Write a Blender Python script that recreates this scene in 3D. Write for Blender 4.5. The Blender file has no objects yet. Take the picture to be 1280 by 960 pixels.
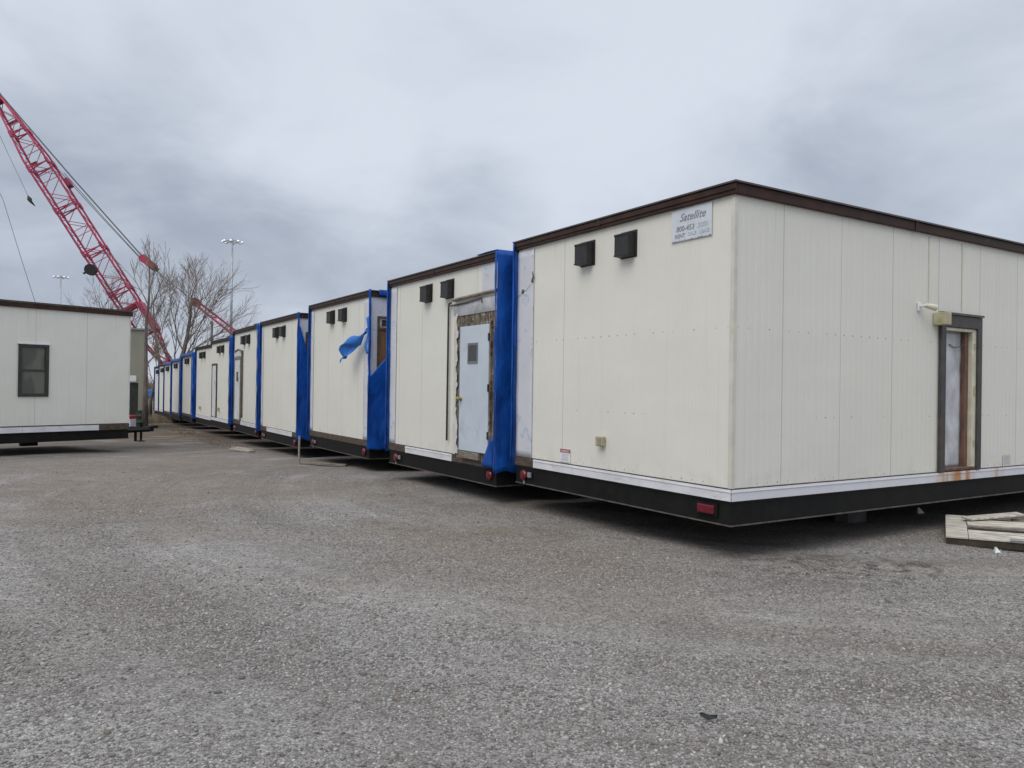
import bpy, math, random
import numpy as np
from mathutils import Vector, Matrix, noise as mnoise
random.seed(7); RNG = np.random.default_rng(7)
S = bpy.context.scene; COL = S.collection
CAMH = 1.72
R = math.radians

# ------------------------------------------------------------------ node helpers
class NT:
    def __init__(s, name):
        s.m = bpy.data.materials.new(name); s.m.use_nodes = True
        s.t = s.m.node_tree; s.b = s.t.nodes['Principled BSDF']
    def n(s, typ, **kw):
        nd = s.t.nodes.new(typ)
        for k, v in kw.items():
            if k[0] == 'i' and k[1:].isdigit(): s.put(nd.inputs[int(k[1:])], v)
            elif k.startswith('I_'): s.put(nd.inputs[k[2:].replace('_', ' ')], v)
            else: setattr(nd, k, v)
        return nd
    def put(s, sock, v):
        if isinstance(v, bpy.types.NodeSocket): s.t.links.new(v, sock)
        elif isinstance(v, bpy.types.Node): s.t.links.new(v.outputs[0], sock)
        else:
            if isinstance(v, (tuple, list)) and len(v) == 3 and sock.type == 'RGBA': v = (*v, 1)
            sock.default_value = v
    def math(s, op, a, b=0.0, c=None, clamp=False):
        nd = s.n('ShaderNodeMath', operation=op, use_clamp=clamp, i0=a, i1=b)
        if c is not None: s.put(nd.inputs[2], c)
        return nd.outputs[0]
    def mix(s, f, a, b, mode='MIX'):
        nd = s.n('ShaderNodeMix', data_type='RGBA', blend_type=mode)
        s.put(nd.inputs[0], f); s.put(nd.inputs[6], a); s.put(nd.inputs[7], b)
        return nd.outputs[2]
    def noise(s, vec, scale, detail=4, rough=.55, dist=0):
        nd = s.n('ShaderNodeTexNoise', I_Scale=scale, I_Detail=detail, I_Roughness=rough, I_Distortion=dist)
        if vec is not None: s.put(nd.inputs['Vector'], vec)
        return nd.outputs[0]
    def ramp(s, f, lo, hi, a=0., b=1.):
        nd = s.n('ShaderNodeMapRange', I_Value=f); nd.interpolation_type = 'SMOOTHSTEP'
        for i, v in zip((1, 2, 3, 4), (lo, hi, a, b)): s.put(nd.inputs[i], v)
        return nd.outputs[0]
    def mapv(s, vec, sc=(1, 1, 1), loc=(0, 0, 0), rot=(0, 0, 0)):
        nd = s.n('ShaderNodeMapping'); s.put(nd.inputs[0], vec)
        nd.inputs[1].default_value = loc; nd.inputs[2].default_value = rot; nd.inputs[3].default_value = sc
        return nd.outputs[0]
    def obj(s): return s.n('ShaderNodeTexCoord').outputs['Object']
    def sep(s, v):
        nd = s.n('ShaderNodeSeparateXYZ'); s.put(nd.inputs[0], v); return nd.outputs
    def comb(s, x, y, z):
        return s.n('ShaderNodeCombineXYZ', i0=x, i1=y, i2=z).outputs[0]
    def bump(s, h, strength=.3, dist=.01):
        nd = s.n('ShaderNodeBump', I_Strength=strength, I_Distance=dist); s.put(nd.inputs['Height'], h)
        s.put(s.b.inputs['Normal'], nd.outputs[0]); return nd
    def fin(s, col, rough=.6, metal=0., spec=.4):
        s.put(s.b.inputs['Base Color'], col); s.put(s.b.inputs['Roughness'], rough)
        s.b.inputs['Metallic'].default_value = metal
        s.b.inputs['Specular IOR Level'].default_value = spec
        return s.m

def simple(name, col, rough=.6, metal=0., var=.25, scale=6., spec=.4, bump=0., grime=None, stretch=(1, 1, 1)):
    t = NT(name); v = t.mapv(t.obj(), stretch)
    f = t.noise(v, scale, 6, .6)
    c = t.mix(t.ramp(f, .3, .7), tuple(x * (1 - var) for x in col), tuple(min(1, x * (1 + var)) for x in col))
    if grime: c = t.mix(t.ramp(t.noise(v, scale * .4 + 1, 5, .65, .4), .55, .75), c, grime)
    if bump: t.bump(t.noise(v, scale * 8, 3), bump, .004)
    return t.fin(c, t.math('ADD', t.math('MULTIPLY', f, .2), rough - .1), metal, spec)

# ------------------------------------------------------------------ materials
def siding(name, base, stain=.35, dots=True, seam=.97, seam0=-.23):
    t = NT(name); o = t.obj(); x, y, z = t.sep(o)
    h = t.math('ADD', x, y)
    # panel seams
    fr = t.math('FRACT', t.math('DIVIDE', t.math('SUBTRACT', h, seam0 - 40 * seam), seam))
    sd = t.math('MULTIPLY', t.math('MINIMUM', fr, t.math('SUBTRACT', 1., fr)), seam)
    seamf = t.ramp(sd, .003, .008, 1., 0.)
    v = t.comb(h, 0., z)
    big = t.noise(v, .9, 4, .6)
    streak = t.noise(t.comb(t.math('MULTIPLY', h, 9.), 0., t.math('MULTIPLY', z, .35)), 1.0, 5, .6, .2)
    c = t.mix(t.ramp(big, .25, .75), base, tuple(k * .93 for k in base))
    wn = t.n('ShaderNodeTexWhiteNoise', noise_dimensions='1D'); t.put(wn.inputs['W'], t.math('FLOOR', t.math('DIVIDE', t.math('SUBTRACT', h, seam0 - 40 * seam), seam)))
    c = t.mix(t.math('MULTIPLY', wn.outputs['Value'], .5), c, tuple(k * q for k, q in zip(base, (.93, .925, .90))))
    crn = t.math('MULTIPLY', t.ramp(t.math('ABSOLUTE', h), .01, .07, 1., 0.), t.ramp(t.noise(t.comb(t.math('MULTIPLY', h, 10.), 0., t.math('MULTIPLY', z, 1.2)), 1.4, 5, .65), .40, .66))
    c = t.mix(t.math('MULTIPLY', crn, .45), c, (.34, .33, .22))
    c = t.mix(t.math('MULTIPLY', t.ramp(streak, .5, .8), stain), c, (base[0] * .86, base[1] * .80, base[2] * .62))
    # dirt gathered low on the panels and run-off below the cap: worn marks with shape of their own
    low = t.math('MULTIPLY', t.ramp(z, .0, .28, 1., 0.), t.ramp(t.noise(v, 6., 5, .7), .42, .7))
    c = t.mix(t.math('MULTIPLY', low, .14), c, (.25, .22, .17))
    run = t.math('MULTIPLY', t.ramp(z, 2.0, 2.9), t.ramp(t.noise(t.comb(t.math('MULTIPLY', h, 14.), 0., t.math('MULTIPLY', z, .5)), 1., 3), .58, .75))
    c = t.mix(t.math('MULTIPLY', run, .3), c, (.33, .29, .2))
    c = t.mix(t.math('MULTIPLY', seamf, .45), c, (.19, .18, .16))
    if dots:
        dx = t.math('SUBTRACT', t.math('FRACT', t.math('DIVIDE', t.math('ADD', h, 40.), .155)), .5)
        dx = t.math('MULTIPLY', dx, .155)
        for z0 in (1.60, .69, .03):
            dz = t.math('SUBTRACT', z, z0)
            d = t.math('SQRT', t.math('ADD', t.math('MULTIPLY', dx, dx), t.math('MULTIPLY', dz, dz)))
            m = t.math('MULTIPLY', t.ramp(d, .006, .011, 1., 0.), t.ramp(t.noise(v, 2.3, 3), .44, .6))
            c = t.mix(t.math('MULTIPLY', m, .8), c, (.10, .08, .07))
    hgt = t.math('ADD', t.math('MULTIPLY', seamf, -1.), t.math('MULTIPLY', t.noise(v, 1.7, 3), 3.0))
    t.bump(hgt, .35, .006)
    return t.fin(c, t.math('ADD', .42, t.math('MULTIPLY', streak, .25)), 0, .4)

M = {}
M['cream'] = siding('cream_siding', (.735, .72, .65), .2)
M['cream_end'] = siding('cream_siding_end', (.735, .718, .645), .22, True, 6., 2.85)
M['cream2'] = siding('cream_siding_plain', (.725, .712, .648), .18, False, .95, -.3)
M['grey_siding'] = siding('pale_siding', (.74, .73, .67), .12, False, 1.22, .1)
M['trim_white'] = simple('white_trim', (.66, .66, .69), .45, var=.08, scale=3, grime=(.42, .40, .36), stretch=(1, 1, 3))
t = NT('rusty_white_trim'); o = t.obj(); x, y, z = t.sep(o)
rm = t.math('MULTIPLY', t.ramp(x, 3.2, 3.9), t.ramp(x, 4.65, 4.5, 1., 0.)) if False else t.math('MULTIPLY', t.ramp(x, 3.3, 4.0), t.ramp(x, 4.42, 4.55, 1., 0.))
rm2 = t.math('MULTIPLY', t.ramp(x, 4.85, 5.0), t.ramp(x, 5.1, 5.3, 1., 0.))
rn = t.ramp(t.noise(t.mapv(o, (5.5, 1, 1.2)), 1., 3, .5), .42, .62)
c = t.mix(t.math('MULTIPLY', t.math('ADD', rm, t.math('MULTIPLY', rm2, .5), clamp=True), t.math('ADD', .25, t.math('MULTIPLY', rn, .7))), t.mix(t.noise(o, 3), (.62, .62, .66), (.70, .70, .72)), (.42, .19, .05))
M['trim_rust'] = t.fin(c, .5)
M['fascia'] = simple('brown_metal_fascia', (.040, .019, .013), .55, var=.35, scale=4, grime=(.065, .036, .024), spec=.25)
M['drip'] = simple('grey_drip_edge', (.095, .078, .068), .35, .5, var=.2, scale=5)
M['brown_board'] = simple('brown_sill_board', (.080, .058, .042), .75, var=.4, scale=8, bump=.4, stretch=(1, 1, 4), grime=(.14, .11, .08))
M['black_steel'] = simple('black_steel', (.009, .009, .0085), .6, .0, var=.35, scale=5, grime=(.020, .016, .012), spec=.18)
M['flange'] = simple('worn_flange', (.10, .09, .075), .55, .0, var=.4, scale=9, grime=(.12, .06, .03))
M['hood'] = simple('dark_vent_metal', (.030, .029, .029), .5, .2, var=.25, scale=10)
M['floor_dark'] = simple('dark_underside', (.025, .023, .02), .8, var=.3)
M['roof'] = simple('roof_membrane', (.35, .35, .34), .8, var=.2, scale=2)
t = NT('blue_tarp'); o = t.obj()
wr = t.noise(t.mapv(o, (2.0, 2.0, .9)), 1.8, 4, .5, .5)
c = t.mix(t.ramp(wr, .3, .75), (.004, .042, .215), (.010, .105, .46))
c = t.mix(t.math('MULTIPLY', t.ramp(t.noise(t.mapv(o, (1, 1, .5), (4, 2, 1)), 1.6, 5, .6), .5, .72), .45), c, (.035, .17, .52))
c = t.mix(t.ramp(t.noise(o, 1.3, 4), .62, .8), c, (.004, .036, .17))
t.bump(t.math('ADD', wr, t.math('MULTIPLY', t.noise(t.mapv(o, (4, 4, 2.6)), 1.6, 3, .5, .5), .35)), .7, .05); M['tarp'] = t.fin(c, .45, 0, .3)
M['tarp_backlit'] = simple('backlit_tone_tarp', (.020, .165, .56), .45, var=.3, scale=3)  # brighter blue imitates daylight coming through the thin loose strip
t = NT('house_wrap'); o = t.obj(); x, y, z = t.sep(o)
c = t.mix(t.noise(o, 2.5, 5), (.50, .51, .56), (.64, .64, .67))
c = t.mix(t.math('MULTIPLY', t.ramp(t.noise(t.mapv(o, (5, 5, 5)), 1.1, 3, .5, 1.5), .60, .66), .45), c, (.22, .36, .50))
c = t.mix(t.math('MULTIPLY', t.ramp(t.noise(t.mapv(o, (3, 3, 1.4)), 1.7, 5, .7, .6), .66, .72), .7), c, (.20, .13, .09))
t.bump(t.noise(o, 5, 4, .6, 1.), .5, .01); M['wrap'] = t.fin(c, .6)
M['red_lamp'] = simple('red_lens', (.13, .005, .014), .3, var=.2, scale=20, spec=.6)
M['white_plastic'] = simple('white_plastic', (.72, .72, .72), .4, var=.06)
M['beige_plastic'] = simple('beige_plastic', (.40, .37, .24), .5, var=.15, scale=12, grime=(.2, .18, .1))
M['sign'] = simple('white_sign_sheet', (.585, .62, .66), .45, var=.06, scale=4)
M['ink'] = simple('dark_sign_ink', (.23, .23, .26), .6, var=.2, scale=30)
M['ink_faded'] = simple('faded_sign_ink', (.47, .50, .545), .6, var=.1, scale=30)
M['ink_red'] = simple('warning_red_ink', (.30, .07, .06), .6, var=.2, scale=20)
M['door_blue'] = simple('pale_blue_door_paint', (.50, .56, .62), .45, var=.05, scale=2, grime=(.42, .46, .5))
M['door_white'] = simple('white_door_paint', (.62, .63, .62), .5, var=.1, scale=3, grime=(.3, .28, .25))
M['door_frame'] = simple('dark_door_frame', (.055, .048, .046), .5, var=.25, scale=6)
M['cream_paint'] = simple('cream_jamb_paint', (.58, .55, .43), .5, var=.15, scale=5)
M['trim_cream'] = simple('cream_corner_metal', (.60, .585, .50), .45, var=.1, scale=3, grime=(.48, .44, .30))
M['flash'] = simple('dull_grey_flashing', (.40, .41, .425), .5, var=.25, scale=4, grime=(.25, .23, .2))
M['red_wood'] = simple('reddish_stud_wood', (.135, .075, .055), .7, var=.35, scale=5, stretch=(3, 3, .6))
t = NT('clouded_plastic_sheet'); o = t.obj()
c = t.mix(t.ramp(t.noise(t.mapv(o, (1.5, 1, .8)), 1.6, 5, .6, .6), .3, .75), (.38, .385, .40), (.66, .665, .69))
t.bump(t.noise(o, 4, 4, .6, 1.), .6, .02); M['sheet'] = t.fin(c, .3, 0, .6)
t = NT('weathered_sheathing'); o = t.obj()
f = t.noise(t.mapv(o, (5, 16, 3.2)), 1.4, 6, .7, .9)
c = t.mix(t.ramp(f, .42, .6), (.065, .052, .042), (.25, .205, .15))
c = t.mix(t.ramp(t.noise(o, 9, 5, .7), .58, .68), c, (.35, .33, .30))
t.bump(f, .7, .015); M['osb'] = t.fin(c, .85)
M['plywood'] = simple('bare_brown_plywood', (.17, .085, .04), .7, var=.3, scale=3, stretch=(3, 3, .5), grime=(.1, .05, .025))
M['grey_wood'] = simple('grey_weathered_wood', (.20, .17, .14), .8, var=.35, scale=6, bump=.5, stretch=(1, 1, 5))
M['brass'] = simple('brass', (.30, .22, .08), .45, .6, var=.15)
M['glass_dark'] = simple('dark_window_glass', (.045, .05, .05), .08, 0, var=.3, scale=1.5, spec=.6)
t = NT('curtain_toned_pane'); o = t.obj(); x, y, z = t.sep(o)
c = t.mix(t.ramp(t.noise(t.mapv(o, (2.2, 1, 1.2)), 1.1, 2, .4, .2), .50, .66), (.050, .054, .048), (.10, .105, .088))  # paler blobs paint in the curtain and reflections seen in the glass
t.b.inputs['Coat Weight'].default_value = .8; t.b.inputs['Coat Roughness'].default_value = .04
M['pane'] = t.fin(c, .35, 0, .5)
M['curtain'] = simple('cream_curtain', (.40, .41, .34), .8, var=.2, scale=5)
M['bronze'] = simple('bronze_frame', (.045, .042, .040), .45, .2, var=.2)
M['blind'] = simple('grey_window_blind', (.16, .165, .165), .6, var=.15)
M['conduit'] = simple('dark_conduit', (.10, .09, .078), .5, .3, var=.3)
M['boom_red'] = simple('faded_crane_red', (.38, .048, .10), .6, 0, var=.25, scale=1.2, grime=(.24, .06, .075), spec=.25)
M['crane_body'] = simple('crane_body_red', (.36, .035, .05), .5, var=.2, scale=.6)
M['dark_red'] = simple('dark_oxide_red', (.16, .03, .03), .55, var=.3)
M['cable'] = simple('steel_rope', (.12, .12, .135), .5, .5, var=.1)
M['galv'] = simple('galvanised_steel', (.33, .35, .37), .45, .6, var=.15, scale=1.)
M['lamp_shade'] = simple('floodlight_reflector', (.75, .76, .78), .25, .6, var=.05)
M['bark'] = simple('grey_brown_bark', (.125, .108, .09), .9, var=.4, scale=3, stretch=(3, 3, .6))
M['twig'] = simple('pale_twig_bark', (.195, .158, .132), .9, var=.3, scale=1.)
M['shed'] = simple('beige_shed_metal', (.27, .265, .205), .6, var=.12, scale=.8, stretch=(2, 2, .4))
M['shed_trim'] = simple('tan_shed_trim', (.30, .27, .205), .6, var=.2)
M['dark_open'] = simple('dark_opening_fill', (.030, .034, .027), .6, var=.3)  # near-black fill painted for the unlit depth of doorway and slots
M['green_barrel'] = simple('dark_green_drum', (.018, .035, .022), .5, var=.2)
M['brush'] = simple('dry_brush', (.16, .125, .085), .95, var=.35, scale=.3)
M['pallet_top'] = simple('pale_pallet_board', (.46, .43, .37), .8, var=.38, scale=5, bump=.4, stretch=(1, 6, 6), grime=(.17, .13, .095))
M['pallet_dark'] = simple('dark_pallet_runner', (.05, .04, .028), .85, var=.4, scale=6, bump=.4)
M['plank'] = simple('loose_plank_wood', (.33, .29, .24), .8, var=.25, scale=5, bump=.3, stretch=(1, 6, 6))
M['paper'] = simple('crumpled_paper', (.70, .71, .68), .7, var=.1, scale=9, bump=.5)
M['scrap'] = simple('dark_scrap', (.012, .012, .012), .6, var=.3)
M['concrete'] = simple('concrete_block', (.12, .115, .11), .9, var=.25, scale=7, bump=.6)
M['blue_paint'] = simple('blue_truck_paint', (.05, .16, .42), .35, var=.1)
M['tyre'] = simple('tyre_rubber', (.02, .02, .02), .85, var=.2)
M['white_paint'] = simple('white_truck_paint', (.65, .66, .68), .4, var=.08)

# ------------------------------------------------------------------ mesh helpers
class MB:
    def __init__(s): s.v = []; s.f = []
    def add(s, vs, fs):
        k = len(s.v); s.v += [tuple(p) for p in vs]; s.f += [tuple(i + k for i in f) for f in fs]; return s
    def box(s, x0, x1, y0, y1, z0, z1, M4=None):
        x0, x1 = min(x0, x1), max(x0, x1); y0, y1 = min(y0, y1), max(y0, y1)
        vs = [(x0, y0, z0), (x1, y0, z0), (x1, y1, z0), (x0, y1, z0), (x0, y0, z1), (x1, y0, z1), (x1, y1, z1), (x0, y1, z1)]
        if M4 is not None: vs = [M4 @ Vector(p) for p in vs]
        return s.add(vs, [(0, 3, 2, 1), (4, 5, 6, 7), (0, 1, 5, 4), (1, 2, 6, 5), (2, 3, 7, 6), (3, 0, 4, 7)])
    def tube(s, pts, rad, n=6, cap=True):
        pts = [Vector(p) for p in pts]
        if not isinstance(rad, (list, tuple)): rad = [rad] * len(pts)
        rings = []
        ref = None
        for i, p in enumerate(pts):
            d = (pts[min(i + 1, len(pts) - 1)] - pts[max(i - 1, 0)])
            if d.length < 1e-9: d = Vector((0, 0, 1))
            d.normalize()
            if ref is None: ref = Vector((0, 0, 1)) if abs(d.z) < .9 else Vector((1, 0, 0))
            a = d.cross(ref)
            if a.length < 1e-4: a = d.cross(Vector((.3, .9, .2)))
            a.normalize(); b = d.cross(a)
            rings.append([p + (a * math.cos(2 * math.pi * k / n) + b * math.sin(2 * math.pi * k / n)) * rad[i] for k in range(n)])
        vs = [q for r in rings for q in r]; fs = []
        for i in range(len(pts) - 1):
            for k in range(n):
                fs.append((i * n + k, i * n + (k + 1) % n, (i + 1) * n + (k + 1) % n, (i + 1) * n + k))
        if cap:
            fs.append(tuple(range(n - 1, -1, -1))); fs.append(tuple((len(pts) - 1) * n + k for k in range(n)))
        return s.add(vs, fs)
    def lathe(s, prof, c=(0, 0, 0), n=16, axis='z'):
        vs = []; fs = []
        for r, z in prof:
            for k in range(n):
                a = 2 * math.pi * k / n
                p = (r * math.cos(a), r * math.sin(a), z)
                if axis == 'x': p = (p[2], p[0], p[1])
                if axis == 'y': p = (p[0], p[2], p[1])
                vs.append((c[0] + p[0], c[1] + p[1], c[2] + p[2]))
        for i in range(len(prof) - 1):
            for k in range(n): fs.append((i * n + k, i * n + (k + 1) % n, (i + 1) * n + (k + 1) % n, (i + 1) * n + k))
        fs.append(tuple(range(n - 1, -1, -1))); fs.append(tuple((len(prof) - 1) * n + k for k in range(n)))
        return s.add(vs, fs)
    def grid(s, fn, nu, nv):
        vs = [fn(i / nu, j / nv) for j in range(nv + 1) for i in range(nu + 1)]
        fs = [(j * (nu + 1) + i, j * (nu + 1) + i + 1, (j + 1) * (nu + 1) + i + 1, (j + 1) * (nu + 1) + i) for j in range(nv) for i in range(nu)]
        return s.add(vs, fs)
    def build(s, name, mat, parent=None, loc=(0, 0, 0), bevel=0, smooth=False, solid=0, rz=0):
        me = bpy.data.meshes.new(name); me.from_pydata(s.v, [], s.f); me.update()
        o = bpy.data.objects.new(name, me); COL.objects.link(o); me.materials.append(M[mat] if isinstance(mat, str) else mat)
        o.location = loc; o.rotation_euler.z = rz
        if parent is not None: o.parent = parent
        if smooth:
            for p in me.polygons: p.use_smooth = True
        if solid:
            m = o.modifiers.new('thick', 'SOLIDIFY'); m.thickness = solid; m.offset = 0
        if bevel:
            m = o.modifiers.new('edge', 'BEVEL'); m.width = bevel; m.segments = 2; m.limit_method = 'ANGLE'
        return o

def tag(o, label=None, cat=None, group=None, kind=None):
    if label: o['label'] = label
    if cat: o['category'] = cat
    if group: o['group'] = group
    if kind: o['kind'] = kind
    return o
def thing(name, label, cat, loc=(0, 0, 0), rz=0, group=None):
    o = bpy.data.objects.new(name, None); COL.objects.link(o); o.location = loc; o.rotation_euler.z = rz
    o.empty_display_size = .3
    return tag(o, label, cat, group)
def copy_tree(o, parent=None):
    c = o.copy(); COL.objects.link(c)
    if parent is not None: c.parent = parent
    for ch in list(o.children): copy_tree(ch, c)
    return c
def text(body, size, mat, parent, loc, rot, shear=0., name='lettering', sx=1., align='CENTER', extr=.001):
    cu = bpy.data.curves.new(name, 'FONT'); cu.body = body; cu.size = size; cu.shear = shear; cu.align_x = align
    cu.extrude = extr
    o = bpy.data.objects.new(name, cu); COL.objects.link(o); cu.materials.append(M[mat])
    bpy.context.view_layer.update()
    me_ = bpy.data.meshes.new_from_object(o.evaluated_get(bpy.context.evaluated_depsgraph_get()))
    bpy.data.objects.remove(o); o = bpy.data.objects.new(name, me_); COL.objects.link(o)
    o.parent = parent; o.location = loc; o.rotation_euler = rot; o.scale = (sx, 1, 1)
    return o

# ------------------------------------------------------------------ ground
def ground(x, y):
    d = np.clip((np.asarray(y, float) - 13.0), 0, 42.)
    z = -.0235 * d * np.clip(d / 5., 0, 1) ** .5
    r = np.hypot(np.asarray(x) - 4.5, np.asarray(y) - 15.)
    fade = np.clip(1.3 - np.hypot(x, y) / 40., 0, 1)
    z = z + fade * (.012 * np.sin(r * 2.7 + .6 * np.sin(np.asarray(x) * .7)) + .008 * np.sin(r * 6.1 + 1.3 + np.sin(np.asarray(y) * .9)) + .008 * np.sin(np.asarray(x) * 1.7 + 2) * np.sin(np.asarray(y) * 1.3))
    return z
def gz(x, y): return float(ground(x, y))

def axis(lo, hi, near, step):
    a = list(np.arange(-near, near + 1e-6, step)); s = step
    p = near
    while p < hi: s *= 1.25; p += s; a.append(p)
    p = -near; s = step
    while p > lo: s *= 1.25; p -= s; a.insert(0, p)
    return np.array(a)
xs = axis(-900, 900, 12, .16); ys = axis(-900, 900, 12, .16) + 9.
X, Y = np.meshgrid(xs, ys); Z = ground(X, Y)
nx, ny = len(xs), len(ys)
me = bpy.data.meshes.new('ground')
me.vertices.add(nx * ny); me.vertices.foreach_set('co', np.stack([X, Y, Z], -1).astype(np.float32).ravel())
ii, jj = np.meshgrid(np.arange(nx - 1), np.arange(ny - 1)); k = (jj * nx + ii).ravel()
fc = np.stack([k, k + 1, k + nx + 1, k + nx], -1).astype(np.int32)
me.loops.add(fc.size); me.loops.foreach_set('vertex_index', fc.ravel())
me.polygons.add(len(fc)); me.polygons.foreach_set('loop_start', np.arange(0, fc.size, 4, dtype=np.int32))
me.polygons.foreach_set('loop_total', np.full(len(fc), 4, np.int32)); me.update(calc_edges=True)
me.polygons.foreach_set('use_smooth', np.ones(len(fc), bool))
go = bpy.data.objects.new('ground', me); COL.objects.link(go); tag(go, kind='structure')

t = NT('gravel_ground'); o = t.obj(); x, y, z = t.sep(o)
dx = t.math('SUBTRACT', x, 4.5); dy = t.math('SUBTRACT', y, 15.)
rr = t.math('SQRT', t.math('ADD', t.math('MULTIPLY', dx, dx), t.math('MULTIPLY', dy, dy)))
ang = t.math('ARCTAN2', dy, dx)
polar = t.comb(t.math('MULTIPLY', rr, 1.15), t.math('MULTIPLY', ang, .75), 0.)
tr = t.noise(polar, 1.15, 6, .62, .35)           # wheel-swept arcs round the corner of the near trailer
pat = t.noise(o, .33, 6, .62, .4)
fine = t.noise(o, 2.6, 6, .7)
c = t.mix(t.ramp(pat, .32, .7), (.172, .158, .144), (.280, .267, .254))
c = t.mix(t.math('MULTIPLY', t.ramp(tr, .46, .66), .75), c, (.335, .323, .31))
c = t.mix(t.math('MULTIPLY', t.ramp(tr, .45, .30), .55), c, (.122, .108, .096))
c = t.mix(t.math('MULTIPLY', t.ramp(t.noise(o, .21, 4, .6), .42, .58), t.ramp(y, 3., 9.)), c, (.190, .163, .136))
c = t.mix(t.math('MULTIPLY', t.math('MULTIPLY', t.ramp(y, 4., 8.), t.ramp(t.noise(t.mapv(o, (.5, 1, 1)), .45, 5, .65, .4), .38, .62)), .6), c, (.225, .202, .178))
c = t.mix(t.math('MULTIPLY', t.ramp(y, 17., 30.), t.ramp(t.noise(o, .7, 6, .7), .30, .52)), c, (.098, .071, .050))
c = t.mix(t.ramp(y, 55., 70.), c, t.mix(t.noise(o, .2, 5, .7), (.10, .085, .05), (.17, .135, .09)))
st1 = t.noise(t.comb(t.math('MULTIPLY', rr, 5.2), t.math('MULTIPLY', ang, 1.6), 0.), 1., 6, .62, .8)
st2 = t.noise(t.comb(t.math('ADD', t.math('MULTIPLY', x, .35), t.math('MULTIPLY', y, .12)), t.math('SUBTRACT', t.math('MULTIPLY', y, 2.6), t.math('MULTIPLY', x, .9)), 3.), 1.1, 6, .65, .7)
c = t.mix(t.math('MULTIPLY', t.ramp(st1, .56, .68), .26), c, (.100, .089, .080))
c = t.mix(t.math('MULTIPLY', t.ramp(st2, .57, .67), .38), c, (.108, .096, .085))
c = t.mix(t.math('MULTIPLY', t.ramp(st1, .44, .32), .2), c, (.33, .318, .305))
clod = t.noise(o, 7.5, 3, .5)
c = t.mix(t.math('MULTIPLY', t.math('MULTIPLY', t.ramp(clod, .69, .74), t.ramp(t.noise(o, .6, 3), .45, .6)), .7), c, (.07, .056, .045))
spk = t.noise(o, 24., 4, .65)
c = t.mix(t.math('MULTIPLY', t.ramp(spk, .60, .70), .6), c, (.085, .074, .064))
c = t.mix(t.math('MULTIPLY', t.ramp(spk, .40, .32), .45), c, (.36, .345, .33))
# mud dropped by the pallet
mx = t.math('SUBTRACT', x, 3.3); my = t.math('SUBTRACT', y, 7.5)
md = t.math('SQRT', t.math('ADD', t.math('MULTIPLY', t.math('MULTIPLY', mx, mx), .35), t.math('MULTIPLY', my, my)))
c = t.mix(t.math('MULTIPLY', t.ramp(md, .2, 1.0, 1., 0.), t.ramp(t.noise(o, 5., 6, .75), .45, .62)), c, (.055, .045, .038))
# stone cells in three sizes, darkened away from the cell centres
vo1 = t.n('ShaderNodeTexVoronoi', I_Scale=70., I_Randomness=1.); t.put(vo1.inputs['Vector'], o)
vo2 = t.n('ShaderNodeTexVoronoi', I_Scale=170.); t.put(vo2.inputs['Vector'], o)
vo3 = t.n('ShaderNodeTexVoronoi', I_Scale=27.); t.put(vo3.inputs['Vector'], o)
sx = t.sep(vo1.outputs['Color'])[0]; sx2 = t.sep(vo2.outputs['Color'])[0]; sx3 = t.sep(vo3.outputs['Color'])[0]
br = t.math('ADD', t.math('MULTIPLY', sx, .62), t.math('ADD', t.math('MULTIPLY', sx2, .42), t.math('MULTIPLY', sx3, .36)))
br = t.math('ADD', br, t.math('MULTIPLY', fine, .5))
c = t.mix(1., c, t.comb(*(t.math('ADD', .19, t.math('MULTIPLY', br, s_)) for s_ in (.97, .965, .96))), 'MULTIPLY')
wht = t.math('MULTIPLY', t.math('GREATER_THAN', sx, .955), t.math('LESS_THAN', vo1.outputs['Distance'], .45))
c = t.mix(t.math('MULTIPLY', wht, .75), c, (.44, .43, .41))
gap = t.ramp(vo1.outputs['Distance'], .45, .85)
c = t.mix(t.math('MULTIPLY', gap, .55), c, (.045, .042, .04))
hh = t.math('ADD', t.math('MULTIPLY', vo1.outputs['Distance'], -1.), t.math('ADD', t.math('MULTIPLY', vo2.outputs['Distance'], -.45), t.math('MULTIPLY', t.noise(o, 14, 4), 1.4)))
hh = t.math('ADD', hh, t.math('MULTIPLY', sx3, .5))
t.bump(t.math('ADD', hh, t.math('MULTIPLY', spk, -2.)), .8, .009); me.materials.append(t.fin(c, .95, 0, .15))

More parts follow.
